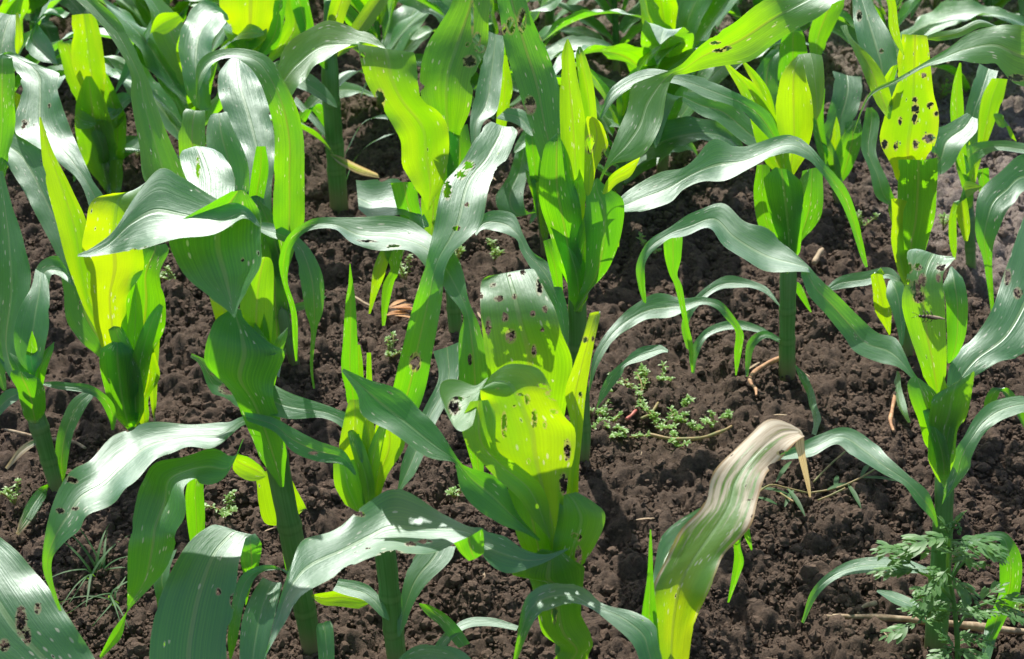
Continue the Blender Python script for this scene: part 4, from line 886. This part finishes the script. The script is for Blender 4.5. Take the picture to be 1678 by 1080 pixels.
# ================================================================== maize plants farther back, grown from measurements
def grown_leaf(plant, z0, az, e0, length, width, droop, seed, tint=0.0):
    r = np.random.default_rng(seed); n = 34
    s = np.linspace(0, 1, n); ds = length / (n - 1)
    e = e0 - droop * s ** 1.5; a = az + 0.5 * (r.random() - .5) * s
    P = np.zeros((n, 3)); P[0] = [0.008 * math.cos(az), 0.008 * math.sin(az), z0]
    for i in range(1, n):
        P[i] = P[i - 1] + ds * np.array([math.cos(e[i]) * math.cos(a[i]), math.cos(e[i]) * math.sin(a[i]), math.sin(e[i])])
    P[:, 2] = np.maximum(P[:, 2], 0.01)
    w = width * (0.45 + 0.55 * np.sin(np.clip(s / 0.4, 0, 1) * math.pi / 2)) * np.clip((1 - s) / 0.55, 0, 1) ** 0.7 + 0.002
    tw = (r.random() - .5) * 2.2 * s ** 1.5
    side = np.stack([-np.sin(a), np.cos(a), np.zeros(n)], 1)
    T = np.gradient(P, axis=0); T /= np.linalg.norm(T, axis=1)[:, None]
    up = np.cross(T, side)
    W = side * np.cos(tw)[:, None] + up * np.sin(tw)[:, None]
    V, F, UV, H, D = ribbon(P + W * w[:, None] / 2, P - W * w[:, None] / 2, -0.1, r, nu=10, ruffle=1.5)
    return link_mesh("leaf", V, F, M_LEAF, plant, True, UV, {"hole": H, "dry": D, "tint": np.full(len(V), tint), "sky_tone": np.full(len(V), max(0, .5 - tint))})
def grown_maize(px, py, h, label, seed):
    r = np.random.default_rng(seed)
    b = ground_at(px, py)
    p = empty("maize_plant", b, label, "maize plant", "maize plants growing in the field")
    lean = (r.random(2) - .5) * 0.06
    hs = h * 0.62
    t = np.linspace(0, 1, 20); P = np.stack([lean[0] * t ** 2, lean[1] * t ** 2, -0.04 + (hs + 0.04) * t], 1)
    rad = 0.0125 * (1 - 0.5 * t) * (0.8 + 0.3 * r.random())
    V, F, UV = tube_mesh(P, rad, 10, True); link_mesh("stem", V, F, M_STEM, p, True, uv=UV)
    az0 = r.uniform(0, 6.28); k = 12
    for i in range(k):
        f = i / (k - 1)
        z0 = hs * (0.12 + 0.83 * f)
        az = az0 + (math.pi if i % 2 else 0) + r.normal(0, 0.35)
        L = h * (0.45 + 0.55 * math.sin(math.pi * min(1, 0.15 + f * 0.8))) * r.uniform(0.85, 1.1)
        w = 0.035 + 0.065 * math.sin(math.pi * min(1, .1 + .75 * f)) * r.uniform(.8, 1.1)
        e0 = R(42 + 42 * f + r.normal(0, 6)); droop = R((120 - 75 * f) * r.uniform(.75, 1.2))
        grown_leaf(p, z0, az, e0, L, w, droop, seed * 31 + i, 0.1 + 0.75 * max(0, f - .55))
    return p
far = [
    (330, 300, .42, "half hidden maize plant behind the wide shining leaf, upper left"),
    (1010, 330, .34, "half hidden maize plant right behind the tallest centre plant"),
    (820, 215, .42, "blurred maize plant between the tall broad leaf and the tall holed leaf"),
    (30, 230, .40, "half hidden maize plant at the left edge near the twisted glossy leaf"),
    (1255, 150, .42, "blurred maize plant hidden behind the yellow cupped leaf"),
    (1440, 150, .40, "blurred maize plant behind the grey holed leaf upper right"),
    (1090, 50, .55, "blurred maize plant at the top edge with leaves over the crossing leaf tip"),
    (400, 60, .50, "blurred maize plant at the top edge behind the glowing cut leaf"),
    (1085, 283, .52, "maize plant with a dark thin stalk just left of the lone right of centre one"),
    (625, 175, .40, "low blurred maize plant behind the wavy bright torn leaf"),
    (275, 120, .30, "small maize plant between the frayed yellow one and the shiny grey folded leaf"),
    (60, 70, .50, "blurred maize plant at the top left corner"),
    (165, 20, .50, "blurred maize plant cut by the top edge above the frayed yellow leaf"),
    (335, 5, .45, "blurred maize plant cut by the top edge just left of the glowing cut leaf"),
    (690, 30, .50, "blurred maize plant at the top edge directly above the wavy torn leaf"),
    (900, 60, .55, "blurred maize plant behind the tallest upright holed leaf at the top"),
    (1010, 120, .50, "blurred maize plant at the top right of the rolled upright leaf"),
    (1165, 66, .50, "blurred maize plant above the long bright crossing leaf"),
    (1215, -10, .55, "blurred yellow green maize plant at the top edge behind the crossing leaf"),
    (1400, 12, .45, "blurred maize plant at the top edge above the grey holed leaf"),
    (1535, 5, .45, "blurred small maize plant at the top edge above the square cut leaf"),
    (1605, 75, .42, "blurred maize plant at top right between the thin tipped leaf and bare soil"),
    (1672, 30, .50, "blurred maize plant in the top right corner"),
    (560, -90, .55, "far maize plant beyond the top edge above the bare stalk"),
    (420, -120, .55, "far maize plant beyond the top edge above the glowing leaf"),
    (780, -110, .55, "far maize plant beyond the top edge above the tall broad leaf"),
    (960, -100, .55, "far maize plant beyond the top edge right of the tall holed leaf"),
    (1110, -130, .55, "far maize plant beyond the top edge over the crossing leaf"),
    (230, -110, .55, "far maize plant beyond the top edge at the left"),
    (40, -90, .55, "far maize plant beyond the top left corner"),
    (1320, -150, .55, "far maize plant beyond the top edge right of the crossing leaf"),
    (1480, -140, .5, "far maize plant beyond the top edge above the square cut leaf"),
    (1650, -130, .5, "far maize plant beyond the top right corner"),
]
for i, (px, py, h, lab) in enumerate(far):
    grown_maize(px, py, h, lab, 500 + i)

# ================================================================== weeds
def gz(x, y): return float(ground_low(x, y))
def spot(px, py):
    b = ground_at(px, py); b[2] = 0.0; return b
def small_leaf(mb, base, direction, length, width, rnd, droop=0.5, seg=5, fold=0.15):
    """one small pointed oval leaf"""
    d = np.array(direction, float); d /= np.linalg.norm(d)
    side = np.cross(d, [0, 0, 1.0]); side /= np.linalg.norm(side) + 1e-9
    V = []; F = []
    p = np.array(base, float); e = d.copy()
    for i in range(seg + 1):
        f = i / seg
        w = width * math.sin(math.pi * min(1, f * 0.92 + 0.05)) ** 0.8
        up = np.cross(side, e)
        V += [p - side * w / 2 + up * fold * w, p, p + side * w / 2 + up * fold * w]
        p = p + e * length / seg
        e = e + np.array([0, 0, -droop / seg]); e /= np.linalg.norm(e)
    for i in range(seg):
        a = i * 3
        F += [(a, a + 1, a + 4, a + 3), (a + 1, a + 2, a + 5, a + 4)]
    mb.add(V, F)
def rosette_weed(px, py, size, n, label, seed, mat=None, cat="weed", tall=0.0, group="small weeds on the soil"):
    r = np.random.default_rng(seed); b = spot(px, py)
    p = empty("weed", b, label, cat, group)
    st = Mesh(); lv = Mesh()
    for k in range(n):
        a = r.uniform(0, 6.28); L = size * r.uniform(.3, 1); up = tall * r.uniform(.4, 1)
        pts = [np.array([0, 0, 0.004]), np.array([math.cos(a) * L * .5, math.sin(a) * L * .5, .010 + up * .6]), np.array([math.cos(a + .2) * L, math.sin(a + .2) * L, .014 + up])]
        pts = list(catmull(np.array(pts), np.linspace(0, 2, 8)))
        st.tube(pts, [0.0016] * 8, 5)
        for q in range(2, 8):
            m = 6 if q == 7 else 3
            for j in range(m):
                aa = r.uniform(0, 6.28); el = r.uniform(.15, .9)
                small_leaf(lv, pts[q], (math.cos(aa), math.sin(aa), el), r.uniform(.005, .011), r.uniform(.003, .005), r)
    st.build("stem", M_STEMW, p); lv.build("leaf_cluster", mat or M_WEED, p)
    return p
mat_spots = [(1000, 700, .06, 8, "matted leafy weed at the foot of the tall centre maize"), (1050, 650, .07, 9, "largest bright leafy weed on the bare soil right of centre"),
             (1085, 628, .03, 4, "small weed tuft above the largest bright weed"), (1045, 625, .02, 3, "tiny two leaf weed left of the small tuft"),
             (1075, 705, .06, 8, "low weed right of the matted one, on a pale creeping stem"), (1118, 672, .02, 3, "single bright weed sprig on dark soil"),
             (1105, 700, .03, 4, "pale leaved weed sprig just below the single bright one"), (1135, 708, .025, 4, "weed sprig over the creeping stem"), (1168, 705, .03, 4, "weed sprig at the end of the creeping stem"),
             (1195, 690, .03, 4, "weed sprig left of the dried leaf tip"), (1110, 738, .035, 5, "weed below the creeping stem, half in shade"), (1030, 720, .05, 6, "shaded weed between the two matted ones"),
             (975, 685, .04, 5, "weed right against the pale foot of the tall centre maize"),
             (375, 848, .055, 7, "round leaved seedling weed on soil left of the bare stalk"), (745, 820, .05, 5, "weed under the long grey leaf at centre"),
             (745, 440, .05, 5, "weed patch behind the long arching leaf, upper centre"), (665, 462, .05, 5, "weed behind the two hanging leaf tips"), (800, 165, .05, 6, "yellowish weed beside the tall holed leaf"),
             (810, 430, .04, 5, "weed in the shade right of the upper centre plant"), (225, 262, .04, 4, "weed left of the long slim leaf"), (290, 470, .05, 6, "weed between the yellow leaf plant and the dark funnel"),
             (640, 590, .05, 5, "leafy weed just right of the two upright spikes"), (1060, 420, .05, 6, "weed left of the wavy leaf's hanging ends"), (1410, 380, .04, 6, "weed between the two upper right plants"),
             (1540, 165, .04, 6, "weed tuft near the square cut leaf"), (1545, 380, .03, 4, "small weed behind the leaf with round holes"),
             (1240, 770, .04, 4, "small leafy weed beside the dried leaf"), (1660, 1010, .04, 5, "weed in the bottom right corner"), (25, 830, .03, 4, "weed at the left edge"), (190, 400, .03, 4, "weed behind the left plants")]
for i, (px, py, s, n, lab) in enumerate(mat_spots):
    rosette_weed(px, py, s * .85, max(3, int(n * .8)), lab, 900 + i, tall=.01 if i < 13 else .03)
# creeping stem under the mat of weeds
def ground_line(name, pts, rad, mat, label, cat, lift=0.006, group=None, parent=None):
    P = np.array([ground_at(a, b) for a, b in pts]); q = np.linspace(0, len(P) - 1, 8 * len(P)); Q = catmull(P, q)
    Q[:, 2] = ground_low(Q[:, 0], Q[:, 1]) + lift + 0.006
    rr = np.interp(q, np.arange(len(P)), rad if not np.isscalar(rad) else [rad] * len(P)) * (1 + 0.15 * np.sin(q * 5))
    b = Q[0].copy()
    V, F, UV = tube_mesh(Q - b, rr, 8); o = link_mesh(name, V, F, mat, parent, True, uv=UV); o.location = tuple(b)
    tag(o, label, cat, group); return o
ground_line("creeping_stem", [(1060, 727), (1100, 735), (1145, 733), (1180, 720), (1198, 710)], [.0025, .003, .003, .0028, .002], M_STEMW, "pale brown creeping weed stem lying on the soil in an arc", "stem")
ground_line("creeping_stem", [(1050, 700), (1066, 690), (1078, 672)], .0022, M_STEMW, "short curved weed stem beside the largest bright weed", "stem")
ground_line("red_weed_stem", [(1026, 702), (1034, 695), (1042, 686)], .0028, simple_mat("red_stem", (.35, .08, .07), (.5, .18, .12), 60, .5), "short pink red weed stem among bright weeds", "stem")
ground_line("maize_root", [(1276, 600), (1250, 612), (1230, 628), (1229, 640), (1237, 652), (1238, 664)], [.004, .0045, .004, .003, .003, .002], M_ROOT, "orange brown root curling over the soil left of the lone thick stalk", "root", .01)
ground_line("maize_root", [(1466, 655), (1461, 680), (1458, 700), (1463, 718)], [.003, .0035, .0035, .002], M_ROOT, "brown root on the soil between the two right hand plants", "root", .01)
ground_line("dry_stalk", [(1350, 1014), (1400, 1013), (1470, 1017), (1530, 1024), (1600, 1033), (1690, 1043)], [.003, .0045, .005, .0055, .006, .005], M_STRAW, "long dry stalk lying behind the feathery weed at bottom right", "dry stalk", .004)
ground_line("dry_stalk", [(1333, 440), (1340, 428), (1347, 420)], [.005, .006, .004], M_STRAW, "short pale stick lying right of the lone thick stalk", "dry stalk", .01)
ground_line("dry_stalk", [(1405, 1010), (1412, 1000), (1435, 993)], [.002, .003, .004], M_STRAW, "short split stick just above the long dry stalk", "dry stalk", .006)
ground_line("dry_stalk", [(580, 492), (597, 504), (608, 510)], [.002, .003, .002], M_STRAW, "pale straw on the soil left of the orange husk", "dry stalk", .006)
ground_line("dry_stalk", [(10, 715), (70, 728), (120, 735), (142, 748)], [.002, .003, .003, .002], M_STRAW, "thin pale straw near the left edge plant", "dry stalk", .006)

# orange husk
b = spot(650, 520); mb = Mesh(); r = np.random.default_rng(5)
for k in range(7):
    a0 = np.array([r.uniform(-.02, .0), r.uniform(-.015, .02), .012]); dr = np.array([r.uniform(.6, 1), r.uniform(-.2, .8), r.uniform(-.05, .25)])
    small_leaf(mb, a0, dr, r.uniform(.03, .07), r.uniform(.004, .012), r, .5)
o = mb.build("maize_husk", M_HUSK); o.location = tuple(b); tag(o, "torn orange brown husk scrap on the soil upper centre", "husk")

# straw chips strewn on the soil
def strip_chip():
    mb = Mesh(); small_leaf(mb, (0, 0, .006), (1, 0, .05), .02, .0035, None, .15, 4, .1); return mb
proto = None; k = 0
rs = np.random.default_rng(77)
while k < 30:
    px, py = rs.uniform(0, CW), rs.uniform(60, CH)
    b = spot(px, py)
    if proto is None:
        o = strip_chip().build("straw_chip", M_STRAW); proto = o
    else:
        o = proto.copy(); col.objects.link(o)
    s = rs.uniform(.5, 1.6); o.location = (b[0], b[1], gz(b[0], b[1]) + .006); o.scale = (s, s * rs.uniform(.7, 1.3), s); o.rotation_euler = (rs.uniform(-.2, .2), rs.uniform(-.3, .1), rs.uniform(0, 6.28))
    tag(o, "tiny pale straw chip lying on the dark soil", "straw", "straw chips scattered over the soil"); k += 1

# grass tufts
def grass(px, py, n, hgt, label, seed, spread=1.0):
    r = np.random.default_rng(seed); b = spot(px, py); p = empty("grass_tuft", b, label, "grass", None)
    for k in range(n):
        mb = Mesh(); a = r.uniform(0, 6.28); L = hgt * r.uniform(.5, 1.1); el = r.uniform(.2, 1.4) / spread
        w = r.uniform(.0022, .0045); d = np.array([math.cos(a), math.sin(a), el]); d /= np.linalg.norm(d)
        seg = 9; side = np.cross(d, [0, 0, 1.0]); side /= np.linalg.norm(side); q = np.array([r.uniform(-.01, .01), r.uniform(-.01, .01), .0]); V = []; F = []
        for i in range(seg + 1):
            f = i / seg; ww = w * (1 - f ** 2) + .0003
            V += [q - side * ww / 2, q + np.array([0, 0, -.0006]), q + side * ww / 2]; q = q + d * L / seg; d = d + np.array([0, 0, -.14]); d /= np.linalg.norm(d)
            if q[2] < .012: q[2] = .012
        for i in range(seg):
            c = i * 3; F += [(c, c + 1, c + 4, c + 3), (c + 1, c + 2, c + 5, c + 4)]
        mb.add(V, F); mb.build("blade", M_GRASS, p)
grass(160, 945, 13, .11, "thin grass tuft in the shade at lower left", 61)
grass(185, 985, 7, .09, "low grass tuft just below the other at lower left", 62, 2)
# spreading grass with jointed stems, lower right
def spreading_grass():
    b = spot(1340, 800); p = empty("creeping_grass", b, "creeping grass with jointed stems and short blue green blades under the dried leaf tip", "grass")
    r = np.random.default_rng(4)
    stems = [[(1325, 808), (1370, 800), (1410, 783), (1440, 765)], [(1340, 820), (1360, 812), (1385, 800)], [(1325, 808), (1290, 800), (1262, 795), (1235, 812)], [(1333, 790), (1360, 762), (1385, 740)], [(1265, 800), (1285, 812), (1300, 822)]]
    lv = [(1388, 792, 1410, 835), (1410, 783, 1470, 792), (1290, 800, 1318, 848), (1300, 803, 1286, 832), (1240, 815, 1272, 828), (1355, 803, 1395, 795), (1272, 790, 1296, 760), (1368, 800, 1372, 782), (1410, 783, 1425, 762), (1245, 800, 1290, 812)]
    def g3(a, c, z):
        q = ground_at(a, c, z); return q - b
    for s_ in stems:
        P = np.array([g3(a, c, .022 + .008 * i) for i, (a, c) in enumerate(s_)]); Q = catmull(P, np.linspace(0, len(P) - 1, 14))
        mb = Mesh(); mb.tube(list(Q), .0016, 6); mb.build("stem", M_STEMW, p)
    for (a, c, e, f) in lv:
        A = g3(a, c, .03); B_ = g3(e, f, .022); mb = Mesh(); d = B_ - A; d[2] += .25 * np.linalg.norm(d)
        small_leaf(mb, A, d, np.linalg.norm(B_ - A) * 1.03, .008, r, .45, 7, .12); mb.build("blade", M_GRASS, p)
spreading_grass()

# the feathery weed round the foot of the right hand plant
def feather_leaf(mb, base, direction, L, r):
    """deeply cut leaf: pinnate lobes on a midrib"""
    d = np.array(direction, float); d /= np.linalg.norm(d); side = np.cross(d, [0, 0, 1.0]); side /= np.linalg.norm(side)
    p = np.array(base, float); n = 5
    pts = [p.copy()]
    for i in range(n):
        p = p + d * L / n; d = d + np.array([0, 0, -.10]); d /= np.linalg.norm(d); pts.append(p.copy())
        f = (i + 1) / n; ll = L * .50 * math.sin(math.pi * min(1, f * .8 + .12)) * r.uniform(.6, 1.25)
        for s_ in (-1, 1):
            dd = d * r.uniform(.6, 1.1) + side * s_ * .8 + np.array([0, 0, r.uniform(-.3, .3)])
            small_leaf(mb, p, dd, ll, ll * .38, r, .4, 4, .05)
            e = p + dd / np.linalg.norm(dd) * ll * .45
            small_leaf(mb, e, d * .9 + side * s_ * .25, ll * .5, ll * .2, r, .1, 3, .05)
    small_leaf(mb, p, d, L * .26, L * .10, r, .2, 4, .05)
    mb.tube(pts, .0009, 4)
def feathery():
    b = spot(1572, 1095); p = empty("feathery_weed", b, "feathery ragweed like weed with deeply cut leaves clasping the right hand maize stalk", "weed")
    S = scale_at(b[1]); r = np.random.default_rng(12)
    def at(px, py, d):
        rr = raydir(px, py); yy = b[1] + d; k = yy / rr[1]; return np.array([rr[0] * k, yy, CAMH + rr[2] * k]) - b
    stem = [(1570, 1095, 0), (1568, 1040, 0), (1562, 980, 0), (1553, 930, -.01), (1556, 880, -.02)]
    P = np.array([at(*q) for q in stem]); mb = Mesh(); mb.tube(list(catmull(P, np.linspace(0, 4, 24))), list(np.linspace(.0042, .002, 24)), 8); mb.build("stem", M_FERN, p)
    for i, br in enumerate([[(1567, 1030, 0), (1590, 1000, .02), (1625, 985, .03)], [(1562, 985, 0), (1530, 950, -.02), (1500, 935, -.04)], [(1558, 950, 0), (1580, 920, .0), (1605, 905, 0)], [(1564, 1000, 0), (1525, 1000, -.03), (1505, 1020, -.05)]]):
        Q = catmull(np.array([at(*q) for q in br]), np.linspace(0, 2, 12)); mb = Mesh(); mb.tube(list(Q), list(np.linspace(.0026, .0014, 12)), 6); mb.build("branch", M_FERN, p)
    leaves = [(1505, 935, -.04, -1, .1, .1, .11), (1500, 930, -.04, -.7, .3, .5, .09), (1490, 905, -.04, -1, 0, .35, .085), (1480, 900, -.04, -.8, .2, -.1, .07), (1560, 880, -.02, -1, -.2, .1, .12), (1560, 885, -.02, 1, -.2, .2, .12),
              (1575, 900, 0, 1, 0, .1, .11), (1556, 872, -.02, .3, -.1, 1, .07), (1556, 880, -.02, -.4, .1, .9, .06), (1555, 930, -.02, -.6, -.6, -.2, .10), (1553, 940, -.03, .5, -.6, -.1, .10), (1600, 905, 0, 1, .1, -.2, .09),
              (1625, 985, .03, 1, 0, .35, .09), (1620, 985, .03, .7, -.4, 0, .10), (1600, 990, .02, .8, .3, .7, .09), (1510, 1020, -.05, -1, -.2, -.1, .10), (1520, 1010, -.04, -.8, .1, .4, .07), (1567, 1040, 0, .8, -.4, .2, .09),
              (1567, 1060, 0, -1, -.4, .1, .08), (1568, 1070, 0, .9, -.3, 0, .09), (1564, 1000, -.01, .9, -.5, .4, .08), (1545, 960, -.03, -.9, -.4, -.3, .09), (1535, 905, -.03, -1, .1, .2, .10), (1560, 1075, -.02, -.5, -.7, .2, .07)]
    for q in range(22):
        bx_, by_ = [(1565, 1050), (1560, 980), (1556, 900), (1600, 995), (1515, 945), (1590, 912), (1520, 1010)][q % 7]
        leaves.append((bx_ + r.uniform(-12, 12), by_ + r.uniform(-20, 20), r.uniform(-.05, .02), r.uniform(-1, 1), r.uniform(-.8, .3), r.uniform(-.2, .8), r.uniform(.05, .09)))
    for (px, py, d, dx, dy, dz, L) in leaves:
        mb = Mesh(); feather_leaf(mb, at(px, py, d), (dx, dy, dz), L * .5, r); mb.build("leaf", M_FERN, p)
    for (px, py) in ((1556, 866), (1561, 860), (1569, 862), (1575, 870), (1530, 945), (1526, 940), (1600, 1000)):
        mb = Mesh()
        for q in range(6):
            c = at(px + r.uniform(-5, 5), py + r.uniform(-5, 5), -.03 + r.uniform(-.01, .01)); v0, f0 = icosphere(1); mb.add(v0 * .0022 + c, [tuple(f) for f in f0])
        mb.build("flower_bud", M_FERN, p)
feathery()

# the insect sitting on the holed upright leaf
def insect():
    b0 = ground_at(1540, 1062); yy = b0[1] - .045
    rr = raydir(1524, 520); k = yy / rr[1]; c = np.array([rr[0] * k, yy, CAMH + rr[2] * k]); S = scale_at(b0[1])
    e = empty("insect", c, "small brown insect with pale folded wings resting on the upright holed leaf", "insect")
    def ell(cx, cz, rx, ry, rz, rot=0):
        v0, f0 = icosphere(3); V = v0 * np.array([rx, ry, rz]); ca, sa = math.cos(rot), math.sin(rot)
        V = np.stack([V[:, 0] * ca - V[:, 2] * sa + cx, V[:, 1], V[:, 0] * sa + V[:, 2] * ca + cz], 1); return V, [tuple(f) for f in f0]
    mb = Mesh(); mb.add(*ell(.002, -.0005, .0085, .0022, .0022, -.2)); mb.add(*ell(-.008, .001, .0028, .002, .0022)); mb.build("body", M_INSD, e)
    mb = Mesh(); mb.add(*ell(-.0125, .0017, .0020, .0018, .0018)); mb.build("head", M_INSD, e)
    mb = Mesh(); V, F = ell(.006, .0012, .0125, .0022, .0016, -.22); mb.add(V + np.array([0, -.0015, 0]), F); mb.build("wing", M_STRAW, e)
    for s_ in (-.006, -.002, .003):
        for up in (1, -1):
            mb = Mesh(); mb.tube([np.array([s_, -.001, 0]), np.array([s_ - .001, -.001, up * .005]), np.array([s_ - .003, .002, up * .008])], .0005, 4); mb.build("leg", M_INSD, e)
    for up in (1, -1):
        mb = Mesh(); mb.tube([np.array([-.014, 0, .002]), np.array([-.018, 0, .003 + up * .002]), np.array([-.023, 0, .003 + up * .004])], .0003, 4); mb.build("antenna", M_INSD, e)
insect()
